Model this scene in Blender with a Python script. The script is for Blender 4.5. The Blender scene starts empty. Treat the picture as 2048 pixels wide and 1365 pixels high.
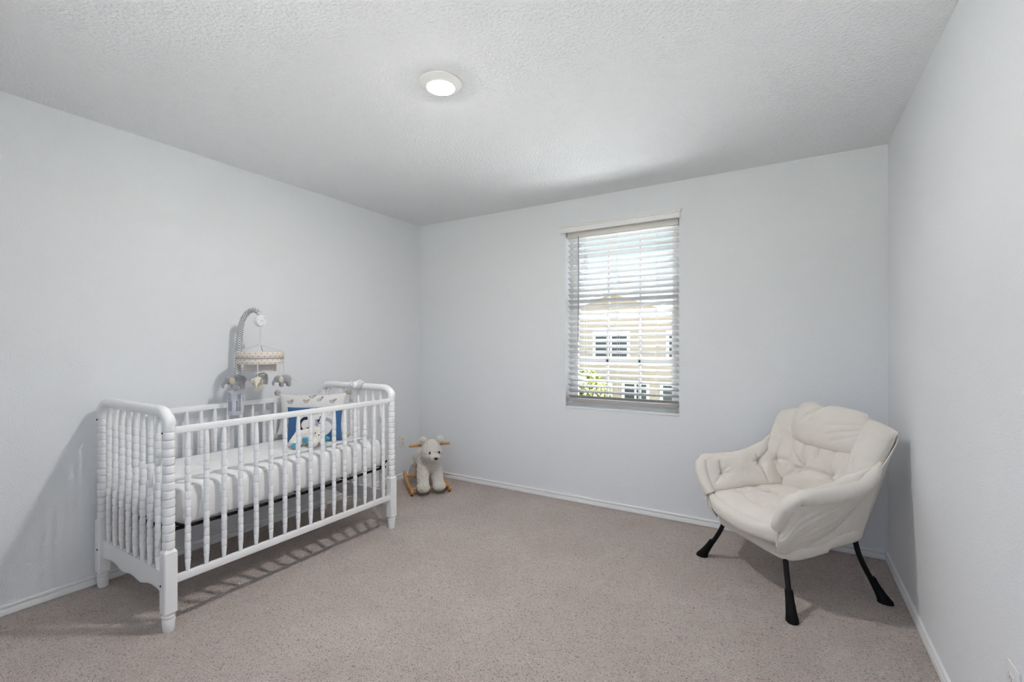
import bpy, bmesh, math, random
import numpy as np
from mathutils import Vector, Matrix, noise

random.seed(7)
PI = math.pi
SC = bpy.context.scene
COL = SC.collection

# ------------------------------------------------------------------ camera, sky, sun, exposure
cam_d = bpy.data.cameras.new('camera')
cam_d.sensor_width = 36.0
cam_d.lens = 920.5 / 2048 * 36.0
cam_d.shift_y = 9.5 / 2048
cam_d.clip_start = 0.02
cam = bpy.data.objects.new('camera', cam_d)
COL.objects.link(cam)
cam.location = (0, 0, 1.256)
cam.rotation_euler = (PI / 2, 0, math.atan(552 / 920.5))
SC.camera = cam

world = bpy.data.worlds.new('world')
SC.world = world
world.use_nodes = True
wn = world.node_tree
sky = wn.nodes.new('ShaderNodeTexSky')
sky.sky_type = 'NISHITA'
sky.sun_disc = False
sky.sun_elevation = math.radians(65)
sky.sun_rotation = math.radians(110)
sky.altitude = 200
sky.air_density = 1.0
sky.dust_density = 0.6
sky.ozone_density = 1.6
wn.links.new(sky.outputs[0], wn.nodes['Background'].inputs[0])
wn.nodes['Background'].inputs[1].default_value = 0.26

sun_d = bpy.data.lights.new('sun', 'SUN')
sun_d.energy = 57.0
sun_d.angle = math.radians(0.6)
sun_d.color = (1.0, 0.985, 0.965)
sun = bpy.data.objects.new('sun', sun_d)
COL.objects.link(sun)
sun.rotation_euler = Vector((-.42, .05, -.906)).to_track_quat('-Z', 'Y').to_euler()
sun.location = (2, -6, 12)

LAMP_L = 440.0
SC.view_settings.view_transform = 'Standard'
SC.view_settings.look = 'None'
SC.view_settings.gamma = 1.0
SC.view_settings.use_curve_mapping = False
SC.view_settings.exposure = 0.64
SC.cycles.max_bounces = 11
SC.cycles.diffuse_bounces = 6
SC.cycles.transparent_max_bounces = 16
SC.cycles.sample_clamp_indirect = 25.0
SC.cycles.use_denoising = True

# ------------------------------------------------------------------ materials
class NT:
    def __init__(self, m):
        self.t = m.node_tree
    def n(self, kind, **kw):
        nd = self.t.nodes.new(kind)
        for k, v in kw.items():
            if k.startswith('in_'):
                nd.inputs[k[3:].replace('_', ' ')].default_value = v
            else:
                setattr(nd, k, v)
        return nd
    def l(self, a, b):
        self.t.links.new(a, b)
    def math(self, op, a, b=None):
        nd = self.t.nodes.new('ShaderNodeMath')
        nd.operation = op
        for i, q in enumerate((a, b)):
            if q is None:
                continue
            if isinstance(q, (int, float)):
                nd.inputs[i].default_value = q
            else:
                self.l(q, nd.inputs[i])
        return nd.outputs[0]
    def mix(self, fac, a, b):
        nd = self.t.nodes.new('ShaderNodeMix')
        nd.data_type = 'RGBA'
        for i, q in ((0, fac), (6, a), (7, b)):
            if isinstance(q, (int, float)):
                nd.inputs[i].default_value = q
            elif isinstance(q, (tuple, list)):
                nd.inputs[i].default_value = (*q[:3], 1)
            else:
                self.l(q, nd.inputs[i])
        return nd.outputs[2]

MATS = {}
def mat(name, color, rough=0.6, bumps=(), var=None, sheen=0.0, spec=0.5, metallic=0.0, extra=None, coat=0.0, trans=0.0):
    """bumps: list of (noise scale, distance, detail); var: (noise scale, second colour, contrast)"""
    m = bpy.data.materials.new(name)
    m.use_nodes = True
    t = NT(m)
    b = m.node_tree.nodes['Principled BSDF']
    b.inputs['Base Color'].default_value = (*color, 1)
    b.inputs['Roughness'].default_value = rough
    b.inputs['Metallic'].default_value = metallic
    b.inputs['Specular IOR Level'].default_value = spec
    b.inputs['Sheen Weight'].default_value = sheen
    b.inputs['Coat Weight'].default_value = coat
    tc = t.n('ShaderNodeTexCoord')
    if var:
        nz = t.n('ShaderNodeTexNoise')
        nz.inputs['Scale'].default_value = var[0]
        nz.inputs['Detail'].default_value = 5
        t.l(tc.outputs['Object'], nz.inputs['Vector'])
        r = t.n('ShaderNodeMapRange')
        r.inputs[1].default_value = 0.5 - 0.5 / var[2]
        r.inputs[2].default_value = 0.5 + 0.5 / var[2]
        t.l(nz.outputs[0], r.inputs[0])
        t.l(t.mix(r.outputs[0], color, var[1]), b.inputs['Base Color'])
    prev = None
    for sc_, dist, det in bumps:
        nz = t.n('ShaderNodeTexNoise')
        nz.inputs['Scale'].default_value = sc_
        nz.inputs['Detail'].default_value = det
        t.l(tc.outputs['Object'], nz.inputs['Vector'])
        bp = t.n('ShaderNodeBump')
        bp.inputs['Strength'].default_value = 1.0
        bp.inputs['Distance'].default_value = dist
        t.l(nz.outputs[0], bp.inputs['Height'])
        if prev:
            t.l(prev.outputs[0], bp.inputs['Normal'])
        prev = bp
    if prev:
        t.l(prev.outputs[0], b.inputs['Normal'])
    if extra:
        extra(t, b, tc, prev)
    MATS[name] = m
    return m

mat('wall_paint', (0.80, 0.815, 0.84), 0.85, [(140, 0.0022, 2)], spec=0.25)
mat('ceiling_paint', (0.83, 0.84, 0.86), 0.9, [(75, 0.010, 3)], spec=0.2)
mat('trim_paint', (0.82, 0.82, 0.82), 0.38)
mat('crib_paint', (0.86, 0.86, 0.865), 0.33, coat=0.15)
mat('dark_bolt', (0.02, 0.02, 0.02), 0.4, metallic=0.6)
mat('black_steel', (0.005, 0.005, 0.0055), 0.5, spec=0.25)
mat('black_rubber', (0.004, 0.004, 0.0045), 0.7, spec=0.2)
mat('sheet', (0.80, 0.80, 0.805), 0.9, [(30, 0.003, 4), (600, 0.0003, 2)], sheen=0.2, spec=0.2)
mat('chair_fabric', (0.77, 0.725, 0.665), 0.85, [(9, 0.006, 4), (45, 0.0018, 3), (900, 0.00025, 2)], sheen=0.25, spec=0.2,
    var=(7, (0.735, 0.69, 0.63), 3))
mat('fleece', (0.80, 0.755, 0.69), 0.95, [(120, 0.006, 3), (300, 0.003, 2)], sheen=0.6, spec=0.1, var=(60, (0.70, 0.65, 0.58), 2.5))
mat('pine', (0.50, 0.25, 0.085), 0.5, [(200, 0.0003, 2)], var=(9, (0.60, 0.33, 0.13), 2.5))
mat('felt_nose', (0.015, 0.013, 0.012), 0.8)
mat('eye_black', (0.01, 0.01, 0.01), 0.15)
mat('white_plastic', (0.82, 0.82, 0.83), 0.35)
mat('clear_tag', (0.72, 0.73, 0.80), 0.25)
mat('tag_ink', (0.04, 0.04, 0.05), 0.6)
mat('grey_felt', (0.36, 0.365, 0.39), 0.95, [(350, 0.002, 2)], sheen=0.3)
mat('cream_felt', (0.68, 0.63, 0.52), 0.95, [(350, 0.002, 2)], sheen=0.3)
mat('sage_felt', (0.50, 0.53, 0.47), 0.95, [(350, 0.002, 2)], sheen=0.3)
mat('tan_felt', (0.55, 0.50, 0.38), 0.95, [(350, 0.002, 2)], sheen=0.3)
mat('white_cord', (0.72, 0.72, 0.73), 0.8)
mat('lower_tier_cloth', (0.60, 0.57, 0.55), 0.9, [(500, 0.0006, 2)])
mat('blue_cloth', (0.035, 0.125, 0.29), 0.85, [(25, 0.003, 3), (700, 0.0004, 2)], sheen=0.2)
mat('print_white', (0.74, 0.74, 0.75), 0.9, [(700, 0.0003, 2)])
mat('print_navy', (0.018, 0.02, 0.045), 0.9)
mat('print_grey', (0.36, 0.38, 0.42), 0.9)
mat('pillow_cloth', (0.74, 0.725, 0.70), 0.9, [(22, 0.003, 3), (700, 0.0003, 2)], sheen=0.2)
mat('pompom_wool', (0.58, 0.52, 0.47), 0.98, [(220, 0.008, 3)], var=(120, (0.74, 0.69, 0.63), 3))
mat('animal_grey', (0.16, 0.16, 0.17), 0.9)
mat('animal_tan', (0.33, 0.22, 0.14), 0.9)
mat('plush', (0.80, 0.77, 0.72), 0.95, [(160, 0.005, 3)], sheen=0.5)
mat('sky_blue_ribbon', (0.10, 0.40, 0.58), 0.7, [(60, 0.002, 2)])
mat('vinyl', (0.82, 0.82, 0.82), 0.4)
mat('lamp_trim', (0.80, 0.79, 0.78), 0.5)
mat('outlet_plastic', (0.78, 0.78, 0.77), 0.35)
mat('outlet_slot', (0.05, 0.05, 0.05), 0.6)
mat('stucco', (0.42, 0.34, 0.26), 0.95, [(20, 0.01, 3)])
mat('stucco_light', (0.46, 0.42, 0.36), 0.95, [(20, 0.01, 3)])
mat('roof_shingle', (0.30, 0.27, 0.25), 0.95, [(8, 0.03, 3)])
mat('bounce_shingle', (0.50, 0.495, 0.48), 0.95, [(8, 0.03, 3)])  # kept pale so the added rear slab returns more daylight
mat('house_trim', (0.82, 0.82, 0.80), 0.6)
mat('house_glass', (0.05, 0.06, 0.07), 0.15)
mat('lawn', (0.10, 0.105, 0.06), 0.95, [(6, 0.05, 4)], var=(1.5, (0.15, 0.14, 0.09), 2))
mat('concrete', (0.74, 0.74, 0.73), 0.9, [(10, 0.005, 4)])
mat('asphalt', (0.13, 0.13, 0.135), 0.95, [(30, 0.005, 3)])
mat('leaf', (0.15, 0.17, 0.04), 0.8, [(15, 0.05, 4)], var=(3, (0.22, 0.22, 0.06), 2))
mat('bark', (0.16, 0.11, 0.07), 0.95)

# blind slat: white faux wood, a little light comes through the thin slat
def _slat(t, b, tc, prev):
    tr = t.n('ShaderNodeBsdfTranslucent')
    tr.inputs[0].default_value = (0.9, 0.86, 0.8, 1)
    mx = t.n('ShaderNodeMixShader')
    mx.inputs[0].default_value = 0.05
    t.l(b.outputs[0], mx.inputs[1]); t.l(tr.outputs[0], mx.inputs[2])
    t.l(mx.outputs[0], t.t.nodes['Material Output'].inputs[0])
mat('slat_white', (0.62, 0.615, 0.61), 0.45, extra=_slat)
mat('headrail_cream', (0.74, 0.72, 0.685), 0.5, extra=_slat)
mat('bottom_rail_taupe', (0.46, 0.40, 0.36), 0.5)

def _glass(t, b, tc, prev):
    tr = t.n('ShaderNodeBsdfTransparent'); tr.inputs[0].default_value = (0.95, 0.97, 0.97, 1)
    gl = t.n('ShaderNodeBsdfGlossy'); gl.inputs['Roughness'].default_value = 0.02
    lw = t.n('ShaderNodeLayerWeight'); lw.inputs[0].default_value = 0.25
    f = t.math('MULTIPLY', lw.outputs['Fresnel'], 0.6)
    mx = t.n('ShaderNodeMixShader')
    t.l(f, mx.inputs[0]); t.l(tr.outputs[0], mx.inputs[1]); t.l(gl.outputs[0], mx.inputs[2])
    t.l(mx.outputs[0], t.t.nodes['Material Output'].inputs[0])
mat('pane_glass', (1, 1, 1), 0.05, extra=_glass)

def _lens(t, b, tc, prev):
    b.inputs['Emission Color'].default_value = (1.0, 0.965, 0.93, 1)
    b.inputs['Emission Strength'].default_value = LAMP_L
mat('lamp_lens', (0.9, 0.9, 0.88), 0.4, extra=_lens)

# carpet: short twisted pile, brushed patches
def _carpet(t, b, tc, prev):
    vo = t.n('ShaderNodeTexVoronoi'); vo.inputs['Scale'].default_value = 190
    wz = t.n('ShaderNodeTexNoise'); wz.inputs['Scale'].default_value = 45; wz.inputs['Detail'].default_value = 3
    mapn = t.n('ShaderNodeMapping'); mapn.inputs['Scale'].default_value = (1, 1, 1)
    t.l(tc.outputs['Object'], mapn.inputs[0])
    add = t.n('ShaderNodeVectorMath'); add.operation = 'MULTIPLY_ADD'
    t.l(wz.outputs['Color'], add.inputs[0]); add.inputs[1].default_value = (0.012, 0.012, 0.012)
    t.l(mapn.outputs[0], wz.inputs['Vector']); t.l(mapn.outputs[0], add.inputs[2])
    t.l(add.outputs[0], vo.inputs['Vector'])
    big = t.n('ShaderNodeTexNoise'); big.inputs['Scale'].default_value = 2.6; big.inputs['Detail'].default_value = 6
    big.inputs['Roughness'].default_value = 0.62
    big.inputs['Distortion'].default_value = 0.6
    t.l(tc.outputs['Object'], big.inputs['Vector'])
    r = t.n('ShaderNodeMapRange'); r.inputs[1].default_value = 0.26; r.inputs[2].default_value = 0.64
    t.l(big.outputs[0], r.inputs[0])
    base = t.mix(r.outputs[0], (0.53, 0.445, 0.395), (0.70, 0.61, 0.56))
    sp = t.n('ShaderNodeTexNoise'); sp.inputs['Scale'].default_value = 230; sp.inputs['Detail'].default_value = 2
    t.l(tc.outputs['Object'], sp.inputs['Vector'])
    r2 = t.n('ShaderNodeMapRange'); r2.inputs[1].default_value = 0.35; r2.inputs[2].default_value = 0.65
    t.l(sp.outputs[0], r2.inputs[0])
    dark = t.mix(r2.outputs[0], (0.42, 0.34, 0.295), (0.80, 0.71, 0.65))
    pit = t.n('ShaderNodeTexNoise'); pit.inputs['Scale'].default_value = 120; pit.inputs['Detail'].default_value = 1.5
    t.l(tc.outputs['Object'], pit.inputs['Vector'])
    r3 = t.n('ShaderNodeMapRange'); r3.inputs[1].default_value = 0.58; r3.inputs[2].default_value = 0.68; r3.inputs[4].default_value = 0.75
    t.l(pit.outputs[0], r3.inputs[0])
    t.l(t.mix(r3.outputs[0], t.mix(0.45, base, dark), (0.26, 0.20, 0.165)), b.inputs['Base Color'])
    bp = t.n('ShaderNodeBump'); bp.inputs['Distance'].default_value = 0.006; bp.inputs['Strength'].default_value = 0.9
    bp.invert = True
    t.l(vo.outputs['Distance'], bp.inputs['Height'])
    b2 = t.n('ShaderNodeBump'); b2.inputs['Distance'].default_value = 0.0075; b2.inputs['Strength'].default_value = 0.9
    t.l(sp.outputs[0], b2.inputs['Height']); t.l(bp.outputs[0], b2.inputs['Normal'])
    t.l(b2.outputs[0], b.inputs['Normal'])
mat('carpet', (0.42, 0.34, 0.29), 0.98, sheen=0.25, spec=0.05, extra=_carpet)

# herringbone cloth of the mobile's arm (uv: x around, y along in metres)
def _chevron(t, b, tc, prev):
    uv = t.n('ShaderNodeUVMap')
    sx = t.n('ShaderNodeSeparateXYZ'); t.l(uv.outputs[0], sx.inputs[0])
    fu = t.math('FRACT', t.math('MULTIPLY', sx.outputs[0], 3.0))
    tri = t.math('ABSOLUTE', t.math('SUBTRACT', fu, 0.5))
    k = t.math('FRACT', t.math('ADD', t.math('MULTIPLY', sx.outputs[1], 64.0), t.math('MULTIPLY', tri, 2.0)))
    st = t.math('GREATER_THAN', k, 0.55)
    t.l(t.mix(st, (0.72, 0.72, 0.72), (0.26, 0.26, 0.27)), b.inputs['Base Color'])
mat('chevron_cloth', (0.5, 0.5, 0.5), 0.9, extra=_chevron)

# dotted band of the mobile's ring (uv x around in cells, y across in cells)
def _dots(t, b, tc, prev):
    uv = t.n('ShaderNodeUVMap')
    sx = t.n('ShaderNodeSeparateXYZ'); t.l(uv.outputs[0], sx.inputs[0])
    row = t.math('FLOOR', sx.outputs[1])
    fx = t.math('SUBTRACT', t.math('FRACT', t.math('ADD', sx.outputs[0], t.math('MULTIPLY', row, 0.5))), 0.5)
    fy = t.math('SUBTRACT', t.math('FRACT', sx.outputs[1]), 0.5)
    d = t.math('SQRT', t.math('ADD', t.math('MULTIPLY', fx, fx), t.math('MULTIPLY', fy, fy)))
    dot = t.math('LESS_THAN', d, 0.16)
    t.l(t.mix(dot, (0.74, 0.67, 0.60), (0.40, 0.33, 0.29)), b.inputs['Base Color'])
mat('dotted_cloth', (0.7, 0.65, 0.6), 0.9, extra=_dots)

def _speck(t, b, tc, prev):
    vo = t.n('ShaderNodeTexVoronoi'); vo.inputs['Scale'].default_value = 260
    t.l(tc.outputs['Object'], vo.inputs['Vector'])
    t.l(t.mix(t.math('LESS_THAN', vo.outputs['Distance'], 0.32), (0.70, 0.68, 0.64), (0.08, 0.08, 0.09)), b.inputs['Base Color'])
mat('speckled_cloth', (0.7, 0.68, 0.64), 0.9, extra=_speck)

# ------------------------------------------------------------------ builders
def link(name, me, m=None, parent=None, loc=None, smooth=False):
    o = bpy.data.objects.new(name, me)
    COL.objects.link(o)
    if m:
        if not me.materials:
            me.materials.append(MATS[m])
    if smooth:
        me.polygons.foreach_set('use_smooth', [True] * len(me.polygons))
    if parent:
        o.parent = parent
    if loc:
        o.location = loc
    return o

def obj(name, bm, m=None, parent=None, smooth=False, loc=None, fix=True):
    if fix:
        bmesh.ops.recalc_face_normals(bm, faces=bm.faces)
    me = bpy.data.meshes.new(name)
    bm.to_mesh(me)
    bm.free()
    return link(name, me, m, parent, loc, smooth)

def autosmooth(o, deg=35):
    me = o.data
    me.polygons.foreach_set('use_smooth', [True] * len(me.polygons))
    me.set_sharp_from_angle(angle=math.radians(deg))
    return o

def thing(name, label, cat, loc=(0, 0, 0), rz=0.0, group=None):
    o = bpy.data.objects.new(name, None)
    COL.objects.link(o)
    o.location = loc
    o.rotation_euler = (0, 0, rz)
    o.empty_display_size = 0.05
    return tag(o, label, cat, group)

def tag(o, label=None, cat=None, group=None, kind=None):
    for k, v in (('label', label), ('category', cat), ('group', group), ('kind', kind)):
        if v:
            o[k] = v
    return o

def struct(o):
    o['kind'] = 'structure'
    return o

def bx(bm, x0, x1, y0, y1, z0, z1, bev=0.0, seg=2):
    r = bmesh.ops.create_cube(bm, size=1.0)
    vs = r['verts']
    for v in vs:
        v.co = Vector(((x0 + x1) / 2 + v.co.x * (x1 - x0), (y0 + y1) / 2 + v.co.y * (y1 - y0), (z0 + z1) / 2 + v.co.z * (z1 - z0)))
    if bev:
        es = list({e for v in vs for e in v.link_edges})
        bmesh.ops.bevel(bm, geom=es, offset=bev, segments=seg, affect='EDGES', profile=0.5)
    return bm

def boxobj(name, x0, x1, y0, y1, z0, z1, m, parent=None, bev=0.0, seg=2):
    o = obj(name, bx(bmesh.new(), x0, x1, y0, y1, z0, z1, bev, seg), m, parent)
    if bev:
        autosmooth(o)
    return o

def lathe(prof, seg=24, bm=None, center=(0, 0, 0), cap=True):
    bm = bm or bmesh.new()
    rings = []
    for r, z in prof:
        rings.append([bm.verts.new((center[0] + r * math.cos(2 * PI * i / seg), center[1] + r * math.sin(2 * PI * i / seg), center[2] + z)) for i in range(seg)])
    for a, b in zip(rings, rings[1:]):
        for i in range(seg):
            bm.faces.new((a[i], a[(i + 1) % seg], b[(i + 1) % seg], b[i]))
    if cap:
        bm.faces.new(rings[0][::-1])
        bm.faces.new(rings[-1])
    return bm

def spline(pts, n):
    """Catmull-Rom through pts, n samples"""
    P = [Vector(p) for p in pts]
    P = [P[0] * 2 - P[1]] + P + [P[-1] * 2 - P[-2]]
    out = []
    m = len(P) - 3
    for k in range(n):
        s = k / (n - 1) * m
        i = min(int(s), m - 1)
        t = s - i
        a, b, c, d = P[i:i + 4]
        out.append(0.5 * ((2 * b) + (c - a) * t + (2 * a - 5 * b + 4 * c - d) * t * t + (3 * b - a - 3 * c + d) * t ** 3))
    return out

def tube(pts, rad, seg=12, bm=None, cap=True, uv=False, flat=1.0):
    bm = bm or bmesh.new()
    pts = [Vector(p) for p in pts]
    n = len(pts)
    R = rad if callable(rad) else (lambda s: rad)
    up = Vector((0, 0, 1))
    rings = []
    prev = None
    lens = [0]
    for a, b in zip(pts, pts[1:]):
        lens.append(lens[-1] + (b - a).length)
    for i, p in enumerate(pts):
        d = (pts[min(i + 1, n - 1)] - pts[max(i - 1, 0)]).normalized()
        if prev is None:
            ref = up if abs(d.z) < 0.9 else Vector((1, 0, 0))
            x = d.cross(ref).normalized()
        else:
            x = (prev - d * prev.dot(d)).normalized()
        prev = x
        y = d.cross(x)
        r = R(i / (n - 1))
        rings.append([bm.verts.new(p + (x * math.cos(2 * PI * k / seg) + y * math.sin(2 * PI * k / seg) * flat) * r) for k in range(seg)])
    uvl = bm.loops.layers.uv.verify() if uv else None
    for i, (a, b) in enumerate(zip(rings, rings[1:])):
        for k in range(seg):
            f = bm.faces.new((a[k], a[(k + 1) % seg], b[(k + 1) % seg], b[k]))
            if uv:
                for lp, (uu, vv) in zip(f.loops, ((k, i), (k + 1, i), (k + 1, i + 1), (k, i + 1))):
                    lp[uvl].uv = (uu / seg, lens[vv])
    if cap:
        bm.faces.new(rings[0][::-1])
        bm.faces.new(rings[-1])
    return bm

def blob(name, parts, m, parent=None, voxel=0.006, smooth=6, fuzz=0.0, fscale=60.0):
    """one continuous soft body: ellipsoids and tapered limbs fused by a voxel remesh.
    parts: ('e', centre, radii, rz, ry) or ('c', p0, p1, r0, r1)"""
    bm = bmesh.new()
    for p in parts:
        if p[0] == 'e':
            c, r = Vector(p[1]), p[2]
            M = Matrix.Translation(c) @ Matrix.Rotation(p[3] if len(p) > 3 else 0, 4, 'Z') @ Matrix.Rotation(p[4] if len(p) > 4 else 0, 4, 'Y') @ Matrix.Diagonal((*r, 1))
            bmesh.ops.create_uvsphere(bm, u_segments=20, v_segments=12, radius=1.0, matrix=M)
        else:
            a, b = Vector(p[1]), Vector(p[2])
            n = max(3, int((b - a).length / (min(p[3], p[4]) * 0.5)) + 1)
            for i in range(n):
                t = i / (n - 1)
                bmesh.ops.create_uvsphere(bm, u_segments=16, v_segments=10, radius=p[3] + (p[4] - p[3]) * t, matrix=Matrix.Translation(a.lerp(b, t)))
    me = bpy.data.meshes.new(name + '_src')
    bm.to_mesh(me); bm.free()
    tmp = bpy.data.objects.new(name + '_src', me)
    COL.objects.link(tmp)
    md = tmp.modifiers.new('r', 'REMESH'); md.mode = 'VOXEL'; md.voxel_size = voxel; md.adaptivity = 0
    ms = tmp.modifiers.new('s', 'SMOOTH'); ms.factor = 0.5; ms.iterations = smooth
    dg = bpy.context.evaluated_depsgraph_get()
    out = bpy.data.meshes.new_from_object(tmp.evaluated_get(dg))
    bpy.data.objects.remove(tmp); bpy.data.meshes.remove(me)
    out.name = name
    if fuzz:
        n = len(out.vertices)
        co = np.empty(n * 3); out.vertices.foreach_get('co', co); co = co.reshape(-1, 3)
        no = np.empty(n * 3); out.vertex_normals.foreach_get('vector', no); no = no.reshape(-1, 3)
        for i in range(n):
            v = Vector(co[i])
            h = noise.noise(v * fscale) + 0.6 * noise.noise(v * fscale * 2.3)
            co[i] += no[i] * (h * fuzz)
        out.vertices.foreach_set('co', co.ravel())
    out.materials.clear()
    return link(name, out, m, parent, smooth=True)

class Puff:
    """a stuffed, sewn panel: mid surface P(u,v), plump towards both sides, tufts and gathers as real relief"""
    def __init__(self, P, T, Lu, Lv, back=1.0, pw=4.0, tufts=(), gather=0.0, gfreq=34.0, lump=0.004, seed=0, round_=0.0, folds=()):
        self.P, self.T, self.Lu, self.Lv, self.back, self.pw = P, T, Lu, Lv, back, pw
        self.tufts, self.gather, self.gf, self.lump, self.seed, self.rd, self.folds = tufts, gather, gfreq, lump, seed, round_, folds
    def base(self, u, v):
        if self.rd:
            x, y = 2 * u - 1, 2 * v - 1
            k = self.rd
            x2 = x * math.sqrt(max(0, 1 - k * y * y / 2)); y2 = y * math.sqrt(max(0, 1 - k * x * x / 2))
            u, v = (x2 + 1) / 2, (y2 + 1) / 2
        return Vector(self.P(u, v))
    def nrm(self, u, v):
        e = 0.01
        a = self.base(min(1, u + e), v) - self.base(max(0, u - e), v)
        b = self.base(u, min(1, v + e)) - self.base(u, max(0, v - e))
        return a.cross(b).normalized()
    def h(self, u, v, side=1):
        eu = max(0, 1 - abs(2 * u - 1) ** self.pw) ** 0.5
        ev = max(0, 1 - abs(2 * v - 1) ** self.pw) ** 0.5
        h = self.T * eu * ev
        w = eu * ev
        if side > 0:
            for k, tf in enumerate(self.tufts):
                dx, dy = (u - tf[0]) * self.Lu, (v - tf[1]) * self.Lv
                d = math.hypot(dx, dy)
                dep, sg = tf[2], tf[3]
                h -= 1.15 * dep * math.exp(-d / sg) * w
                a = math.atan2(dy, dx)
                h += 0.30 * dep * math.cos(5 * a + k * 1.7 + self.seed) * math.exp(-(d / (sg * 1.7)) ** 2) * (1 - math.exp(-(d / (sg * .4)) ** 2)) * w
            for (u0, v0, u1, v1, dep, sg) in self.folds:
                ax, ay, bx_, by = u0 * self.Lu, v0 * self.Lv, u1 * self.Lu, v1 * self.Lv
                px, py = u * self.Lu, v * self.Lv
                vx, vy = bx_ - ax, by - ay
                L2 = vx * vx + vy * vy
                t = max(0, min(1, ((px - ax) * vx + (py - ay) * vy) / L2))
                d = math.hypot(px - ax - t * vx, py - ay - t * vy)
                fade = 1 - (2 * t - 1) ** 4 * 0.7
                h -= 1.8 * dep * fade * math.exp(-d / (sg * .75)) * w
        if self.gather:
            for dd, s in ((min(u, 1 - u) * self.Lu, v * self.Lv), (min(v, 1 - v) * self.Lv, u * self.Lu)):
                g = math.sin(s * self.gf * 2 + 3 * noise.noise((s * 14, self.seed, 0))) * (0.5 + 0.5 * noise.noise((s * 11, self.seed + 5, 1)))
                h += self.gather * g * math.exp(-dd / 0.035) * min(1, dd / 0.006) * w ** 0.5
        q = Vector((u * self.Lu, v * self.Lv, self.seed * 3.1 + side)) * 9
        h += self.lump * (noise.noise(q) + 0.5 * noise.noise(q * 2.1)) * w
        return max(h, .004 * w)
    def at(self, u, v, off=0.0):
        return self.base(u, v) + self.nrm(u, v) * (self.h(u, v) + off)
    def build(self, name, m, parent=None, nu=40, nv=40):
        bm = bmesh.new()
        F = [[None] * (nv + 1) for _ in range(nu + 1)]
        B = [[None] * (nv + 1) for _ in range(nu + 1)]
        # cluster samples near the seams so that the plump edge is round
        s = lambda k, n: 0.5 - 0.5 * math.cos(PI * k / n) * (0.35 + 0.65 * abs(math.cos(PI * k / n)) ** 0.0)
        for i in range(nu + 1):
            for j in range(nv + 1):
                u, v = s(i, nu), s(j, nv)
                p, n = self.base(u, v), self.nrm(u, v)
                edge = i in (0, nu) or j in (0, nv)
                F[i][j] = bm.verts.new(p + n * (0 if edge else self.h(u, v)))
                B[i][j] = F[i][j] if edge else bm.verts.new(p - n * self.h(u, v, -1) * self.back)
        for i in range(nu):
            for j in range(nv):
                bm.faces.new((F[i][j], F[i + 1][j], F[i + 1][j + 1], F[i][j + 1]))
                q = (B[i][j], B[i][j + 1], B[i + 1][j + 1], B[i + 1][j])
                if len(set(q)) == 4 and q != (F[i][j], F[i][j + 1], F[i + 1][j + 1], F[i + 1][j]):
                    bm.faces.new(q)
        return obj(name, bm, m, parent, smooth=True)

def bilinear(a, b, c, d, bow=None):
    """a=(u0,v0) b=(u1,v0) c=(u1,v1) d=(u0,v1); bow(u,v) adds a vector"""
    a, b, c, d = map(Vector, (a, b, c, d))
    def P(u, v):
        p = a * (1 - u) * (1 - v) + b * u * (1 - v) + c * u * v + d * (1 - u) * v
        return p + Vector(bow(u, v)) if bow else p
    return P

def decal_poly(name, surf, ring, m, parent, off=0.002, fan=True):
    """flat print that follows a cushion: ring = outline in cushion (u,v)"""
    bm = bmesh.new()
    cx = sum(p[0] for p in ring) / len(ring); cy = sum(p[1] for p in ring) / len(ring)
    K = 6
    rows = []
    for k in range(1, K + 1):
        f = k / K
        rows.append([bm.verts.new(surf.at(cx + (x - cx) * f, cy + (y - cy) * f, off)) for x, y in ring])
    c = bm.verts.new(surf.at(cx, cy, off))
    n = len(ring)
    for i in range(n):
        bm.faces.new((c, rows[0][i], rows[0][(i + 1) % n]))
    for a, b in zip(rows, rows[1:]):
        for i in range(n):
            bm.faces.new((a[i], b[i], b[(i + 1) % n], a[(i + 1) % n]))
    return obj(name, bm, m, parent, smooth=True)

def decal_strip(bm, surf, pts, w, off=0.002, n=None):
    pts = [Vector((p[0], p[1], 0)) for p in pts]
    if len(pts) > 2:
        pts = spline(pts, n or len(pts) * 4)
    prev = None
    for i, p in enumerate(pts):
        d = pts[min(i + 1, len(pts) - 1)] - pts[max(0, i - 1)]
        d = Vector((d.x * surf.Lu, d.y * surf.Lv, 0)).normalized()
        nx, ny = -d.y / surf.Lu, d.x / surf.Lv
        ww = w(i / (len(pts) - 1)) if callable(w) else w
        cur = (bm.verts.new(surf.at(p.x + nx * ww, p.y + ny * ww, off)), bm.verts.new(surf.at(p.x - nx * ww, p.y - ny * ww, off)))
        if prev:
            bm.faces.new((prev[0], prev[1], cur[1], cur[0]))
        prev = cur
    return bm

ell = lambda cx, cy, rx, ry, n=24, a0=0: [(cx + rx * math.cos(2 * PI * i / n + a0), cy + ry * math.sin(2 * PI * i / n + a0)) for i in range(n)]

# ------------------------------------------------------------------ the room
XL, XR, YB, YN, H = -3.135, 0.502, 3.447, -0.90, 2.44
TH = 0.16
WX0, WX1, WZ0, WZ1 = -1.557, -0.669, 0.752, 2.215        # window opening

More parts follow.
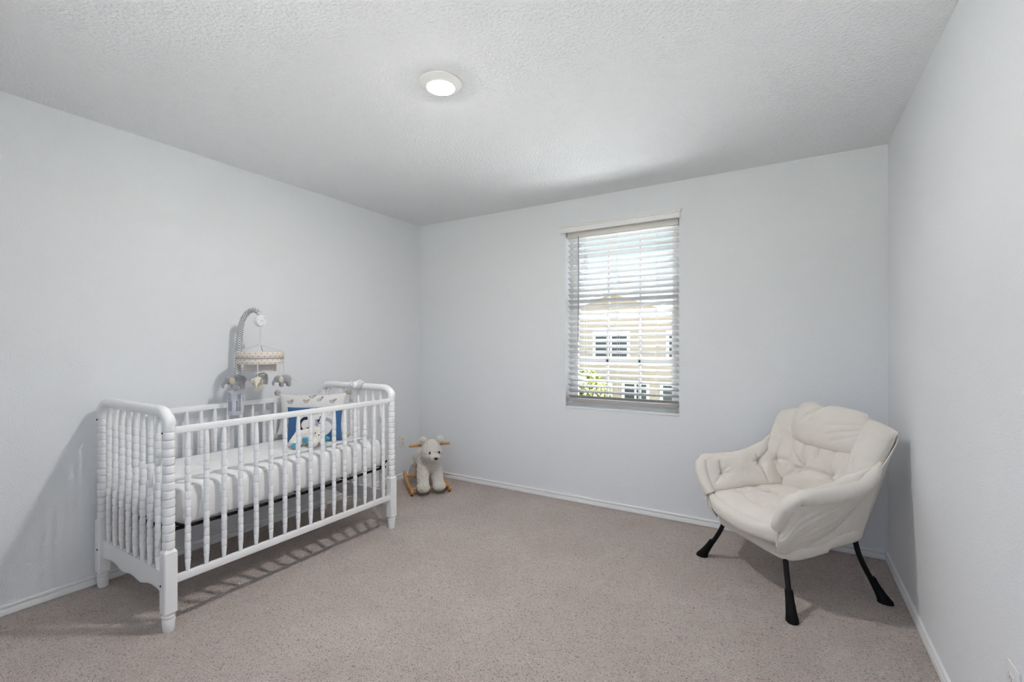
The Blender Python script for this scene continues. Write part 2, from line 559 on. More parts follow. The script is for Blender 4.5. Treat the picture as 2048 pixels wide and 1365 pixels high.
# carpet: the floor itself, with the unevenness of a cut pile as relief
def carpet_floor():
    nx, ny = 520, 620
    xs = np.linspace(XL - TH, XR + TH, nx); ys = np.linspace(YN - TH, YB + TH, ny)
    rng = np.random.default_rng(3)
    def smooth_noise(cells):
        g = rng.standard_normal((int((YB - YN + 2 * TH) * cells) + 3, int((XR - XL + 2 * TH) * cells) + 3))
        fy = np.linspace(0, g.shape[0] - 2.001, ny); fx = np.linspace(0, g.shape[1] - 2.001, nx)
        iy = fy.astype(int); ix = fx.astype(int); ty = (fy - iy)[:, None]; tx = (fx - ix)[None]
        ty = ty * ty * (3 - 2 * ty); tx = tx * tx * (3 - 2 * tx)
        return (g[iy][:, ix] * (1 - ty) * (1 - tx) + g[iy + 1][:, ix] * ty * (1 - tx) + g[iy][:, ix + 1] * (1 - ty) * tx + g[iy + 1][:, ix + 1] * ty * tx)
    z = 0.0007 * smooth_noise(14) + 0.0013 * smooth_noise(70) + 0.0006 * rng.standard_normal((ny, nx))
    z = np.clip(z, -0.006, 0.003)
    X, Y = np.meshgrid(xs, ys)
    co = np.stack([X, Y, z - 0.002], -1).reshape(-1, 3)
    idx = np.arange(nx * ny).reshape(ny, nx)
    q = np.stack([idx[:-1, :-1], idx[:-1, 1:], idx[1:, 1:], idx[1:, :-1]], -1).reshape(-1, 4)
    me = bpy.data.meshes.new('floor')
    me.vertices.add(len(co)); me.vertices.foreach_set('co', co.ravel())
    me.loops.add(q.size); me.loops.foreach_set('vertex_index', q.ravel())
    me.polygons.add(len(q)); me.polygons.foreach_set('loop_start', np.arange(0, q.size, 4)); me.polygons.foreach_set('loop_total', np.full(len(q), 4))
    me.update(); me.validate()
    return struct(link('floor', me, 'carpet', smooth=True))
carpet_floor()

struct(boxobj('ceiling', XL - TH, XR + TH, YN - TH, YB + TH, H, H + 0.2, 'ceiling_paint'))
struct(boxobj('wall_left', XL - TH, XL, YN - TH, YB + TH, -0.05, H, 'wall_paint'))
struct(boxobj('wall_right', XR, XR + TH, YN - TH, YB + TH, -0.05, H, 'wall_paint'))
def wall_with_opening(name, YB, TH, WX0, WX1, WZ0, WZ1):
    bm = bmesh.new()
    xs = [XL, WX0, WX1, XR]; zs = [-0.05, WZ0, WZ1, H]
    for y in (YB, YB + TH):
        V = [[bm.verts.new((x, y, z)) for z in zs] for x in xs]
        for i in range(3):
            for j in range(3):
                if i == 1 and j == 1:
                    continue
                bm.faces.new((V[i][j], V[i + 1][j], V[i + 1][j + 1], V[i][j + 1]))
    bm.verts.ensure_lookup_table()
    a = [v for v in bm.verts if v.co.y < YB + .01]; b = [v for v in bm.verts if v.co.y > YB + .01]
    f = lambda L, x, z: min(L, key=lambda v: abs(v.co.x - x) + abs(v.co.z - z))
    for loop in ([(WX0, WZ0), (WX1, WZ0), (WX1, WZ1), (WX0, WZ1)], [(XL, -0.05), (XR, -0.05), (XR, H), (XL, H)]):
        for (x0, z0), (x1, z1) in zip(loop, loop[1:] + loop[:1]):
            bm.faces.new((f(a, x0, z0), f(a, x1, z1), f(b, x1, z1), f(b, x0, z0)))
    return struct(obj(name, bm, 'wall_paint'))
wall_with_opening('wall_back', YB, TH, WX0, WX1, WZ0, WZ1)
V0, V1, VZ0, VZ1 = -1.50, .15, .85, 2.25              # added fill-light window, unseen, in the wall behind the camera
wall_with_opening('wall_near', YN - TH, TH, V0, V1, VZ0, VZ1)

def baseboard(name, p0, p1, inward):
    """moulded board along p0-p1; inward = unit vector into the room"""
    prof = [(0, 0), (.0125, 0), (.0125, .026), (.0112, .028), (.0035, .0300), (.0035, .0335), (.0105, .0360), (.0112, .040), (.0095, .0455), (.005, .0485), (0, .049)]
    bm = bmesh.new()
    R = []
    for p in (p0, p1):
        R.append([bm.verts.new((p[0] + inward[0] * t, p[1] + inward[1] * t, z)) for t, z in prof])
    n = len(prof)
    for i in range(n):
        bm.faces.new((R[0][i], R[0][(i + 1) % n], R[1][(i + 1) % n], R[1][i]))
    bm.faces.new(R[0]); bm.faces.new(R[1][::-1])
    return autosmooth(struct(obj(name, bm, 'trim_paint')), 40)
baseboard('baseboard_left', (XL, YN), (XL, YB), (1, 0))
baseboard('baseboard_back', (XL, YB), (XR, YB), (0, -1))
baseboard('baseboard_right', (XR, YN), (XR, YB), (-1, 0))

# ------------------------------------------------------------------ window_1: vinyl double-hung unit in the recess
win = bpy.data.objects.new('window_1', None)
COL.objects.link(win); win.location = (0, 0, 0); struct(win)
FY0, FY1 = 3.535, 3.595
fb = 0.045
zm = 1.521
def frame_rect(x0, x1, z0, z1, y0, y1, w):
    bm = bmesh.new()
    bx(bm, x0, x0 + w, y0, y1, z0, z1, .003); bx(bm, x1 - w, x1, y0, y1, z0, z1, .003)
    bx(bm, x0 + w, x1 - w, y0, y1, z0, z0 + w, .003); bx(bm, x0 + w, x1 - w, y0, y1, z1 - w, z1, .003)
    return bm
obj('frame', frame_rect(WX0, WX1, WZ0, WZ1, FY0, FY1, 0.035), 'vinyl', win)
for z0, z1, y in ((WZ0 + .035, zm + .02, FY0 + .004), (zm - .02, WZ1 - .035, FY0 + .032)):
    s = obj('sash', frame_rect(WX0 + .035, WX1 - .035, z0, z1, y, y + .024, 0.036), 'vinyl', win)
    g = boxobj('pane', WX0 + .07, WX1 - .07, y + .011, y + .013, z0 + .034, z1 - .034, 'pane_glass', s)
    for x in (-1.237, -0.981):
        boxobj('muntin', x - .009, x + .009, y + .006, y + .018, z0 + .03, z1 - .03, 'vinyl', s)
    zc = 1.908 if z0 > 1.2 else 1.137
    boxobj('muntin', WX0 + .07, WX1 - .07, y + .006, y + .018, zc - .009, zc + .009, 'vinyl', s)
boxobj('window_sill', WX0, WX1, YB - .004, FY0, WZ0 - .001, WZ0 + .012, 'trim_paint', win, .002)

# ------------------------------------------------------------------ blinds
blind = thing('window_blind', 'white two-inch slatted blind with moulded valance and wand, hanging in the window', 'blind', ((WX0 + WX1) / 2, 3.492, WZ0))
BW = (WX1 - WX0) / 2 - .010
zr = lambda z: z - WZ0
boxobj('headrail', -BW, BW, -.028, .028, zr(2.132), zr(2.205), 'headrail_cream', blind, .003)
def slat_mesh():
    bm = bmesh.new()
    W, T, n = .025, .0014, 8
    top = []; bot = []
    for k in range(n + 1):
        y = -W + 2 * W * k / n
        z = .0030 * (1 - (y / W) ** 2)
        top.append((y, z + T)); bot.append((y, z - T))
    loop = top + bot[::-1]
    A = [bm.verts.new((-BW, y, z)) for y, z in loop]; B = [bm.verts.new((BW, y, z)) for y, z in loop]
    m = len(loop)
    for k in range(m):
        bm.faces.new((A[k], A[(k + 1) % m], B[(k + 1) % m], B[k]))
    bm.faces.new(A); bm.faces.new(B[::-1])
    bmesh.ops.recalc_face_normals(bm, faces=bm.faces)
    me = bpy.data.meshes.new('slat'); bm.to_mesh(me); bm.free()
    me.materials.append(MATS['slat_white'])
    me.polygons.foreach_set('use_smooth', [True] * len(me.polygons)); me.set_sharp_from_angle(angle=math.radians(40))
    return me
sm = slat_mesh()
PITCH, NS = .0455, 29
for k in range(NS):
    o = link('slat', sm, None, blind, (random.uniform(-.001, .001), 0, zr(2.116 - k * PITCH)))
    # room edge up: the slat falls away towards the glass
    o.rotation_euler = (-math.asin(.50) + random.uniform(-.015, .015), random.uniform(-.0012, .0012), 0)
br = boxobj('bottom_rail', -BW, BW, -.026, .026, zr(.806), zr(.824), 'bottom_rail_taupe', blind, .004)
for x in (-1.401, -1.131, -.837):
    xl = x - (WX0 + WX1) / 2
    bm = bmesh.new()
    for y in (-.0262, .0262):
        tube([(xl, y, zr(.82)), (xl, y, zr(2.14))], .0009, 6, bm)
    for k in range(NS):
        z = zr(2.116 - k * PITCH)
        tube([(xl, -.026, z + .0105), (xl, .026, z - .0135)], .0006, 5, bm)
    obj('ladder_cord', bm, 'white_cord', blind)
wand = obj('tilt_wand', tube([(-1.450 + 1.113, -.034, zr(2.14)), (-1.450 + 1.113, -.036, zr(1.30))], .0042, 8), 'wand_grey' if 'wand_grey' in MATS else 'print_grey', blind, smooth=True)
obj('wand_hook', tube(spline([(-.337, -.029, zr(2.16)), (-.337, -.036, zr(2.155)), (-.337, -.035, zr(2.135))], 8), .002, 6), 'white_plastic', blind)
# moulded valance with returned ends, fixed over the top of the opening
def valance():
    prof = [(0, 0), (-.012, 0), (-.014, .004), (-.014, .030), (-.011, .033), (-.011, .036), (-.017, .040), (-.017, .046), (-.021, .049), (-.021, .054), (-.025, .057), (-.025, .064), (0, .064)]
    bm = bmesh.new()
    x0, x1 = -1.597 + 1.113, -.659 + 1.113
    yw = YB - 3.492 - .014
    z0 = zr(2.173)
    # mitred returns towards the wall
    rows = []
    for px, sx in ((x0, -1), (x1, 1)):
        rows.append([bm.verts.new((px + sx * (-y - .014), yw + y + .014 - .012, z0 + z)) for y, z in prof])
    n = len(prof)
    for i in range(n):
        bm.faces.new((rows[0][i], rows[0][(i + 1) % n], rows[1][(i + 1) % n], rows[1][i]))
    ends = []
    for r in rows:
        ends.append([bm.verts.new((v.co.x, YB - 3.492 + .0, v.co.z)) for v in r])
    for r, e in zip(rows, ends):
        for i in range(n):
            bm.faces.new((r[i], r[(i + 1) % n], e[(i + 1) % n], e[i]))
        bm.faces.new(e)
    return autosmooth(obj('valance', bm, 'trim_paint', blind), 30)
valance()

# window added behind the camera to brighten the room: frame and glass only, no blind
fill_win = bpy.data.objects.new('fill_window', None)
COL.objects.link(fill_win); struct(fill_win)
obj('frame', frame_rect(V0, V1, VZ0, VZ1, YN - TH + .01, YN - TH + .07, .045), 'vinyl', fill_win)
boxobj('mullion', (V0 + V1) / 2 - .03, (V0 + V1) / 2 + .03, YN - TH + .015, YN - TH + .065, VZ0 + .045, VZ1 - .045, 'vinyl', fill_win)
for a_, b_ in ((V0 + .04, (V0 + V1) / 2 - .02), ((V0 + V1) / 2 + .02, V1 - .04)):
    boxobj('pane', a_, b_, YN - TH + .038, YN - TH + .041, VZ0 + .04, VZ1 - .04, 'pane_glass', fill_win)
# daylight portals in the window openings (guide sky sampling only)
pd = bpy.data.lights.new('window_portal', 'AREA'); pd.shape = 'RECTANGLE'; pd.size = WX1 - WX0; pd.size_y = WZ1 - WZ0
pd.cycles.is_portal = True
po = bpy.data.objects.new('window_portal', pd); COL.objects.link(po)
po.location = ((WX0 + WX1) / 2, YB + TH + .01, (WZ0 + WZ1) / 2); po.rotation_euler = (-PI / 2, 0, 0)
pd2 = pd.copy(); pd2.size = V1 - V0; pd2.size_y = VZ1 - VZ0
po2 = bpy.data.objects.new('window_portal', pd2); COL.objects.link(po2)
po2.location = ((V0 + V1) / 2, YN - TH - .01, (VZ0 + VZ1) / 2); po2.rotation_euler = (PI / 2, 0, 0)

# ------------------------------------------------------------------ ceiling light
cl = thing('ceiling_light', 'round flush white disc light glowing on the ceiling', 'ceiling light', (-1.342, 1.614, H))
tr = lathe([(.060, 0.0), (.095, 0), (.0955, -.004), (.092, -.008), (.0655, -.021), (.0620, -.022), (.0610, -.016)], 64, cap=False)
autosmooth(obj('trim_ring', tr, 'lamp_trim', cl), 40)
ln = lathe([(.0617, -.017), (.058, -.0225), (.043, -.0265), (.025, -.0285), (.006, -.029), (.0005, -.029)], 64)
autosmooth(obj('lens', ln, 'lamp_lens', cl), 40)

# ------------------------------------------------------------------ wall outlets
def outlet(label, loc, rz):
    t = thing('wall_outlet', label, 'outlet', loc, rz)      # local -y faces the room
    boxobj('cover_plate', -.036, .036, -.006, 0, -.059, .059, 'outlet_plastic', t, .0025)
    for z in (-.0195, .0195):
        s = boxobj('socket', -.0165, .0165, -.0085, -.004, z - .0145, z + .0145, 'outlet_plastic', t, .004)
        for x in (-.006, .006):
            boxobj('slot', x - .001, x + .001, -.0088, -.008, z - .001, z + .008, 'outlet_slot', s)
        boxobj('slot', -.002, .002, -.0088, -.008, z - .009, z - .005, 'outlet_slot', s)
    boxobj('screw', -.002, .002, -.0068, -.005, -.002, .002, 'outlet_plastic', t, .0008)
    return t
outlet('white wall outlet behind the rocking bear, near the crib', (XL, 3.203, .352), PI / 2)
outlet('white wall outlet low on the bare wall beside the armchair', (XR, 1.683, .372), -PI / 2)

# ------------------------------------------------------------------ outside: neighbours seen through the slats
GZ = -2.9
struct(boxobj('ground', -45, 35, YB + TH + .3, 70, GZ - .2, GZ, 'lawn'))
struct(boxobj('bounce_slab_front', -6, 5, YB + TH + .02, 8.0, -.75, -.55, 'concrete'))  # added unseen slab, bounces sunlight up through the blind to the ceiling
struct(boxobj('bounce_slab_rear', -8, 5, -9, YN - TH - .02, -.75, -.55, 'bounce_shingle'))  # added unseen slab, throws daylight in through the opening behind the camera
struct(boxobj('ground_rear', -45, 35, -40, YN - TH - .3, GZ - .2, GZ, 'lawn'))
struct(boxobj('street', -45, 35, 9.5, 15.5, GZ, GZ + .02, 'asphalt'))
struct(boxobj('driveway', -45, 35, 4.2, 8.8, GZ, GZ + .03, 'asphalt'))

def house(label, cx, y, w, zw, peak, wall_m, wins, depth=9.0, group=None):
    t = thing('neighbour_house', label, 'house', (cx, y, GZ), 0, group)
    hw = w / 2
    bm = bmesh.new()
    e = zw - GZ; pk = peak - GZ
    f = [bm.verts.new(p) for p in ((-hw, 0, 0), (hw, 0, 0), (hw, 0, e), (0, 0, pk), (-hw, 0, e))]
    b = [bm.verts.new((v.co.x, depth, v.co.z)) for v in f]
    bm.faces.new(f); bm.faces.new(b[::-1])
    for i in range(5):
        bm.faces.new((f[i], b[i], b[(i + 1) % 5], f[(i + 1) % 5]))
    obj('wall', bm, wall_m, t)
    for s in (-1, 1):
        bm = bmesh.new()
        sl = (pk - e) / hw
        n0 = [(0, pk + .16), (s * (hw + .5), e + .16 - sl * .5), (s * (hw + .5), e - sl * .5), (0, pk)]
        F = [bm.verts.new((x, -.5, z)) for x, z in n0]; B = [bm.verts.new((x, depth + .5, z)) for x, z in n0]
        bm.faces.new(F); bm.faces.new(B[::-1])
        for i in range(4):
            bm.faces.new((F[i], B[i], B[(i + 1) % 4], F[(i + 1) % 4]))
        obj('roof', bm, 'roof_shingle', t)
        obj('fascia', tube([(0, -.53, pk + .06), (s * (hw + .5), -.53, e + .06 - sl * .5)], .11, 4), 'house_trim', t)
    for (x, z, ww, hh) in wins:
        wo = obj('window', frame_rect(x - ww / 2, x + ww / 2, z - GZ - hh / 2, z - GZ + hh / 2, -.08, .02, .12), 'house_trim', t)
        boxobj('pane', x - ww / 2 + .1, x + ww / 2 - .1, -.03, -.01, z - GZ - hh / 2 + .1, z - GZ + hh / 2 - .1, 'house_glass', wo)
        boxobj('mullion', x - .04, x + .04, -.06, -.02, z - GZ - hh / 2 + .1, z - GZ + hh / 2 - .1, 'house_trim', wo)
    return t
house('beige two-storey house with a white-trimmed gable, across the street behind the blind', -6.6, 20, 8.6, 2.05, 3.6, 'stucco',
      [(-.2, 1.25, 1.7, 1.3), (2.7, 1.25, 1.0, 1.3), (-3.0, 1.25, 1.0, 1.3), (-2.6, -1.0, 1.2, 1.4), (-.9, -1.0, 1.5, 1.4), (.9, -1.0, 1.2, 1.4), (2.7, -1.0, 1.5, 1.4)])
house('pale cream house with a lower roof, left of the beige house outside', -17.5, 22, 9.5, 1.6, 3.4, 'stucco_light', [(1.5, .6, 1.4, 1.3), (3.4, -1.2, 1.4, 1.4)])
house('pale cream house with a tall gable, right of the beige house outside', 4.6, 24, 10, 2.2, 4.2, 'stucco_light', [(-3, 1.0, 1.4, 1.3), (0, 1.0, 1.4, 1.3)])

def tree(label, loc, h, r, seed):
    t = thing('garden_tree', label, 'tree', loc)
    rnd = random.Random(seed)
    obj('trunk', tube([(0, 0, 0), (.05, 0, h * .35), (0, .05, h * .75)], lambda s: .10 * (1 - .7 * s), 10), 'bark', t, smooth=True)
    bm = bmesh.new()
    for k in range(1400):
        d = Vector((rnd.gauss(0, 1), rnd.gauss(0, 1), rnd.gauss(0, 1))).normalized() * (rnd.random() ** .4)
        p = Vector((d.x * r, d.y * r, h * .72 + d.z * r * .95))
        a = Vector((rnd.gauss(0, 1), rnd.gauss(0, 1), rnd.gauss(0, 1))).normalized()
        b = a.cross(Vector((rnd.gauss(0, 1), rnd.gauss(0, 1), rnd.gauss(0, 1)))).normalized()
        s = .16
        bm.faces.new([bm.verts.new(p + a * s), bm.verts.new(p + b * s * .6), bm.verts.new(p - a * s), bm.verts.new(p - b * s * .6)])
    c = obj('crown', bm, 'leaf', t, fix=False); c['kind'] = 'stuff'
tree('small yellow-green garden tree in front of the beige house outside', (-7.0, 17.2, GZ), 3.0, 1.1, 5)

# ------------------------------------------------------------------ the crib
CX, CY = -2.7125, 1.6325
crib = thing('spindle_crib', 'white wooden crib with turned spindles standing along the wall', 'crib', (CX, CY, 0))
PX, PY = .3625, .6675

def beads(z0, z1, r, pitch, gap=.0055, depth=.0028):
    """turned bead profile between z0 and z1"""
    n = max(1, round((z1 - z0) / pitch)); p = (z1 - z0) / n
    out = []
    for k in range(n):
        a = z0 + k * p
        out += [(r - depth, a + .0002), (r - depth * .2, a + gap * .5), (r - .0006, a + gap), (r, a + p * .5), (r - .0006, a + p - gap), (r - depth * .2, a + p - gap * .5), (r - depth, a + p - .0002),
                (r - depth * .2, a + p - .00015)][:7]
        # small ring in the groove between two beads
        out += [(r - depth, a + p)]
    return out

foot = autosmooth(obj('foot', lathe([(.0200, -.004), (.0225, .002), (.0245, .030), (.0255, .046), (.0250, .052), (.0215, .0535), (.0215, .056), (.0255, .0575), (.0258, .063), (.0215, .066), (.0215, .080)], 28), 'crib_paint'), 35)
def block_bm():
    bm = bmesh.new()
    # square block with chamfered shoulders
    a = .0262
    sec = [(.018, .072), (a, .080), (a, .345), (.017, .358)]
    ring = []
    for h, z in sec:
        c = .005 if h == a else .003
        ring.append([bm.verts.new((x, y, z)) for x, y in ((-h + c, -h), (h - c, -h), (h, -h + c), (h, h - c), (h - c, h), (-h + c, h), (-h, h - c), (-h, -h + c))])
    for p, q in zip(ring, ring[1:]):
        for i in range(8):
            bm.faces.new((p[i], p[(i + 1) % 8], q[(i + 1) % 8], q[i]))
    bm.faces.new(ring[0][::-1]); bm.faces.new(ring[-1])
    return bm
block = obj('post_block', block_bm(), 'crib_paint')
post = autosmooth(obj('turned_post', lathe([(.022, .350)] + beads(.356, .912, .0242, .0375, .0060, depth=.0052) + [(.022, .915), (.022, .918)], 28), 'crib_paint'), 50)
protos = [foot, block, post]
first = True
for sx in (-1, 1):
    for sy in (-1, 1):
        legs = []
        for pr in protos:
            o = pr if first else pr.copy()
            if not first:
                COL.objects.link(o)
            o.parent = crib; o.location = (sx * PX, sy * PY, 0)
        first = False
        for z in (.20, .872):
            yb = sy * (PY + (.0262 if z < .4 else .0238))
            obj('bolt', lathe([(.0001, 0), (.0045, 0), (.0045, .003), (.002, .0035)], 12), 'dark_bolt', crib, loc=(sx * PX - (.0 if z > .4 else .010 * sx), yb, z)).rotation_euler = (-sy * PI / 2, 0, 0)

def spindle_mesh(z0, z1):
    L = z1 - z0
    pr = [(.0080, z0 - .004), (.0085, z0 + .006), (.0110, z0 + .040), (.0118, z0 + .052)]
    pr += beads(z0 + .055, z1 - .075, .0126, .0375, .0052, .0036)
    pr += [(.0115, z1 - .074), (.0118, z1 - .060), (.0105, z1 - .035), (.0085, z1 - .006), (.0080, z1 + .004)]
    bm = lathe(pr, 16)
    bmesh.ops.recalc_face_normals(bm, faces=bm.faces)
    me = bpy.data.meshes.new('spindle'); bm.to_mesh(me); bm.free()
    me.materials.append(MATS['crib_paint'])
    me.polygons.foreach_set('use_smooth', [True] * len(me.polygons)); me.set_sharp_from_angle(angle=math.radians(50))
    return me
Z_TR0, Z_TR1, Z_BR0, Z_BR1 = .862, .893, .196, .230
sp_side, sp_end = spindle_mesh(Z_BR1, Z_TR0), spindle_mesh(.246, .938)
for sx in (-1, 1):
    boxobj('top_rail', sx * PX - .010, sx * PX + .010, -PY + .015, PY - .015, Z_TR0, Z_TR1, 'crib_paint', crib, .003)
    boxobj('bottom_rail', sx * PX - .011, sx * PX + .011, -PY + .015, PY - .015, Z_BR0, Z_BR1, 'crib_paint', crib, .003)
    for k in range(16):
        link('spindle', sp_side, None, crib, (sx * PX, 1.041 + k * (2.224 - 1.041) / 15 - CY, 0)).rotation_euler = (0, 0, k)
for sy in (-1, 1):
    # bent top rail running down into the posts
    path = [(-PX, sy * PY, .908), (-PX, sy * PY, .922), (-PX + .012, sy * PY, .938), (-PX + .034, sy * PY, .953), (-PX + .058, sy * PY, .9605), (-PX + .085, sy * PY, .962)]
    path = path + [(x, sy * PY, .962) for x in (-.15, 0, .15)] + [(-x, y, z) for x, y, z in path[::-1]]
    rr = tube(spline(path, 60), lambda s: .0245 + .0025 * (1 - min(1, min(s, 1 - s) / .16)), 20)
    autosmooth(obj('end_rail', rr, 'crib_paint', crib), 50)
    for k in range(8):
        link('spindle', sp_end, None, crib, (-2.997 + k * (2.997 - 2.452) / 7 - CX, sy * PY, 0)).rotation_euler = (0, 0, k * 2)
    # scalloped apron board
    bm = bmesh.new()
    xs = [-PX + .02 + (2 * PX - .04) * i / 60 for i in range(61)]
    def zb(x):
        q = abs(x) / (PX - .02)
        return .150 + .010 * max(0, min(1, (q - .25) / .25)) ** 2 * (3 - 2 * max(0, min(1, (q - .25) / .25))) + .006 * math.cos(q * 9.5)
    for y in (sy * PY - .009, sy * PY + .009):
        lo = [bm.verts.new((x, y, zb(x))) for x in xs]; hi = [bm.verts.new((x, y, .246)) for x in xs]
        for i in range(60):
            bm.faces.new((lo[i], lo[i + 1], hi[i + 1], hi[i]))
    bm.verts.ensure_lookup_table()
    n = 61
    for off in (0, n):
        for i in range(60):
            bm.faces.new((bm.verts[off + i], bm.verts[off + i + 1], bm.verts[2 * n + off + i + 1], bm.verts[2 * n + off + i]))
    for i in (0, 60):
        bm.faces.new((bm.verts[i], bm.verts[n + i], bm.verts[3 * n + i], bm.verts[2 * n + i]))
    obj('apron', bm, 'crib_paint', crib)
# black sprung frame that carries the mattress
bm = bmesh.new()
for x in (-.325, .325):
    tube(spline([(x, -.645, .424), (x, -.3, .414), (x, .1, .410), (x, .645, .418)], 16), .0085, 8, bm)
for y in (-.645, -.32, 0, .32, .645):
    tube([(-.325, y, .418), (.325, y, .418)], .0075, 8, bm)
for i in range(9):
    x = -.26 + i * .065
    tube([(x, -.64, .416), (x, .64, .414)], .0022, 6, bm)
obj('spring_frame', bm, 'black_steel', crib, smooth=True)
for sx in (-1, 1):
    for sy in (-1, 1):
        bm = tube([(sx * .335, sy * .60, .428), (sx * .335, sy * .648, .462), (sx * .342, sy * .685, .486)] if False else
                  [(sx * .338, sy * .590, .425), (sx * .338, sy * .646, .463)], .0065, 8)
        obj('frame_bracket', bm, 'black_steel', crib, smooth=True)

# ------------------------------------------------------------------ mattress in a fitted sheet
def mattress():
    bm = bmesh.new()
    a, b, r = .328, .640, .06
    def outline(inset, k=64):
        out = []
        A, B, R = a - inset, b - inset, max(.012, r - inset)
        per = []
        for cx, cy, a0 in ((A - R, B - R, 0), (-A + R, B - R, 90), (-A + R, -B + R, 180), (A - R, -B + R, 270)):
            for q in range(7):
                an = math.radians(a0 + 15 * q)
                per.append((cx + R * math.cos(an), cy + R * math.sin(an)))
        # resample densely
        L = [0]
        for p, q in zip(per, per[1:] + per[:1]):
            L.append(L[-1] + math.dist(p, q))
        for i in range(k):
            s = L[-1] * i / k
            j = max(jj for jj in range(len(L)) if L[jj] <= s + 1e-9)
            j = min(j, len(per) - 1)
            p, q = per[j], per[(j + 1) % len(per)]
            t = (s - L[j]) / max(1e-9, L[j + 1] - L[j])
            out.append((p[0] + (q[0] - p[0]) * t, p[1] + (q[1] - p[1]) * t))
        return out
    K = 260
    secs = [(.020, .432), (.004, .434), (0, .442), (-.003, .470), (-.004, .510), (-.003, .550), (0, .578), (.005, .592), (.014, .601), (.030, .606), (.06, .608), (.10, .609), (.15, .609), (.21, .609), (.27, .609)]
    rings = []
    for ins, z in secs:
        ring = []
        for i, (x, y) in enumerate(outline(ins, K)):
            # stretched folds at the gathered corners of the sheet
            cd = math.hypot(abs(x) - a, abs(y) - b)
            f = math.exp(-cd / .16) * (1 if z < .600 else .45)
            sl = (y * 62 - (z - .44) * 90 * (1 if y > 0 else -1)) if abs(x) > a - .08 else (x * 62 + (z - .44) * 60)
            wv = .0055 * f * math.sin(sl + 2.0 * noise.noise((x * 9, y * 9, z * 9))) + .0018 * noise.noise((x * 14, y * 14, z * 14))
            d = Vector((x, y, 0)).normalized() if abs(x) > 1e-6 or abs(y) > 1e-6 else Vector((1, 0, 0))
            nx = (1 if x > 0 else -1) if abs(x) > a - .06 - max(ins, 0) else 0
            ny = (1 if y > 0 else -1) if abs(y) > b - .06 - max(ins, 0) else 0
            up = wv + .003 * noise.noise((x * 5, y * 5, 3)) if z > .60 else 0
            ring.append(bm.verts.new((x + nx * wv * (z < .6), y + ny * wv * (z < .6), z + up)))
        rings.append(ring)
    for p, q in zip(rings, rings[1:]):
        for i in range(K):
            bm.faces.new((p[i], p[(i + 1) % K], q[(i + 1) % K], q[i]))
    bm.faces.new(rings[0][::-1]); bm.faces.new(rings[-1])
    o = obj('crib_mattress', bm, 'sheet', None, smooth=True, loc=(CX, CY, 0))
    return tag(o, 'white crib mattress under a fitted sheet, lying inside the crib', 'mattress')
mattress()

# ------------------------------------------------------------------ cushions and plush in the crib
def frame3(center, nxy, lean, w, h):
    """upright cushion plane: returns P(u,v); nxy = facing direction, lean = degrees tipped back"""
    n = Vector((nxy[0], nxy[1], 0)).normalized()
    side = Vector((-n.y, n.x, 0))           # to the right when looking at the front
    le = math.radians(lean)
    up = Vector((0, 0, 1)) * math.cos(le) - n * math.sin(le)
    c = Vector(center)
    return (lambda u, v: c + side * ((u - .5) * w) + up * ((v - .5) * h)), side, up, n

MT = .612
# patterned pillow with pompom corners
pc = Vector((-2.855, 2.045, 0))
pil = thing('printed_pillow', 'off-white pillow printed with small animals, pompoms on its corners', 'pillow', (pc.x, pc.y, MT))
P, side, up, nn = frame3((0, 0, .168), (.66, -.75), 12, .45, .285)
def ears(P, k):
    return lambda u, v: P(.5 + (u - .5) * (1 - k * (1 - (2 * v - 1) ** 2)), .5 + (v - .5) * (1 - k * (1 - (2 * u - 1) ** 2)))
pp = Puff(ears(P, .10), .055, .45, .285, tufts=(), gather=.002, lump=.004, seed=1, pw=2.6)
pp.build('cover', 'pillow_cloth', pil, 36, 30)
for cu, cv in ((0.0, 0.0), (1, 0), (0, 1), (1, 1)):
    c = pp.base(cu, cv) + (pp.base(cu, cv) - pp.base(.5, .5)).normalized() * .014
    blob('pompom', [('e', c, (.020, .020, .020))], 'pompom_wool', pil, .004, 2, .004, 160)
def animal(bm, s, cx, cy, k, kind):
    q = lambda pts: [(cx + x * k / s.Lu, cy + y * k / s.Lv) for x, y in pts]
    w = .0017
    body = [(-.9, -.1), (-.7, .35), (-.1, .45), (.5, .35), (.8, -.05), (.5, -.45), (-.2, -.5), (-.75, -.4), (-.9, -.1)]
    head = [(.55, .35), (.5, .75), (.8, .95), (1.15, .8), (1.15, .45), (.85, .25), (.55, .35)]
    lines = [body, head]
    if kind == 0:
        lines += [[(.65, .9), (.5, 1.35), (.75, 1.4), (.85, .95)], [(.95, .9), (1.05, 1.4), (1.25, 1.3), (1.1, .85)]]
    elif kind == 1:
        lines += [[(.5, .75), (.4, 1.0), (.68, .93)], [(1.1, .8), (1.3, 1.0), (1.0, .93)], [(-.9, -.1), (-1.3, .2), (-1.2, .6)]]
    else:
        lines += [[(-.9, .1), (-1.25, .5), (-.95, .9), (-.75, .4)]]
    lines += [[(-.5, -.45), (-.55, -.8)], [(.3, -.45), (.35, -.8)], [(-.2, .0), (.1, .15), (.3, -.05)]]
    for L in lines:
        decal_strip(bm, s, q(L), w, .0012)
    return bm
spots = [(.17, .80, 1), (.42, .82, 2), (.62, .86, 0), (.83, .80, 1), (.10, .45, 0), (.12, .18, 2), (.90, .45, 0), (.86, .16, 1), (.50, .95, 1)]
for k, (cu, cv, kd) in enumerate(spots):
    obj('animal_print', animal(bmesh.new(), pp, cu, cv, .017, kd), 'animal_tan' if k % 3 == 1 else 'animal_grey', pil)

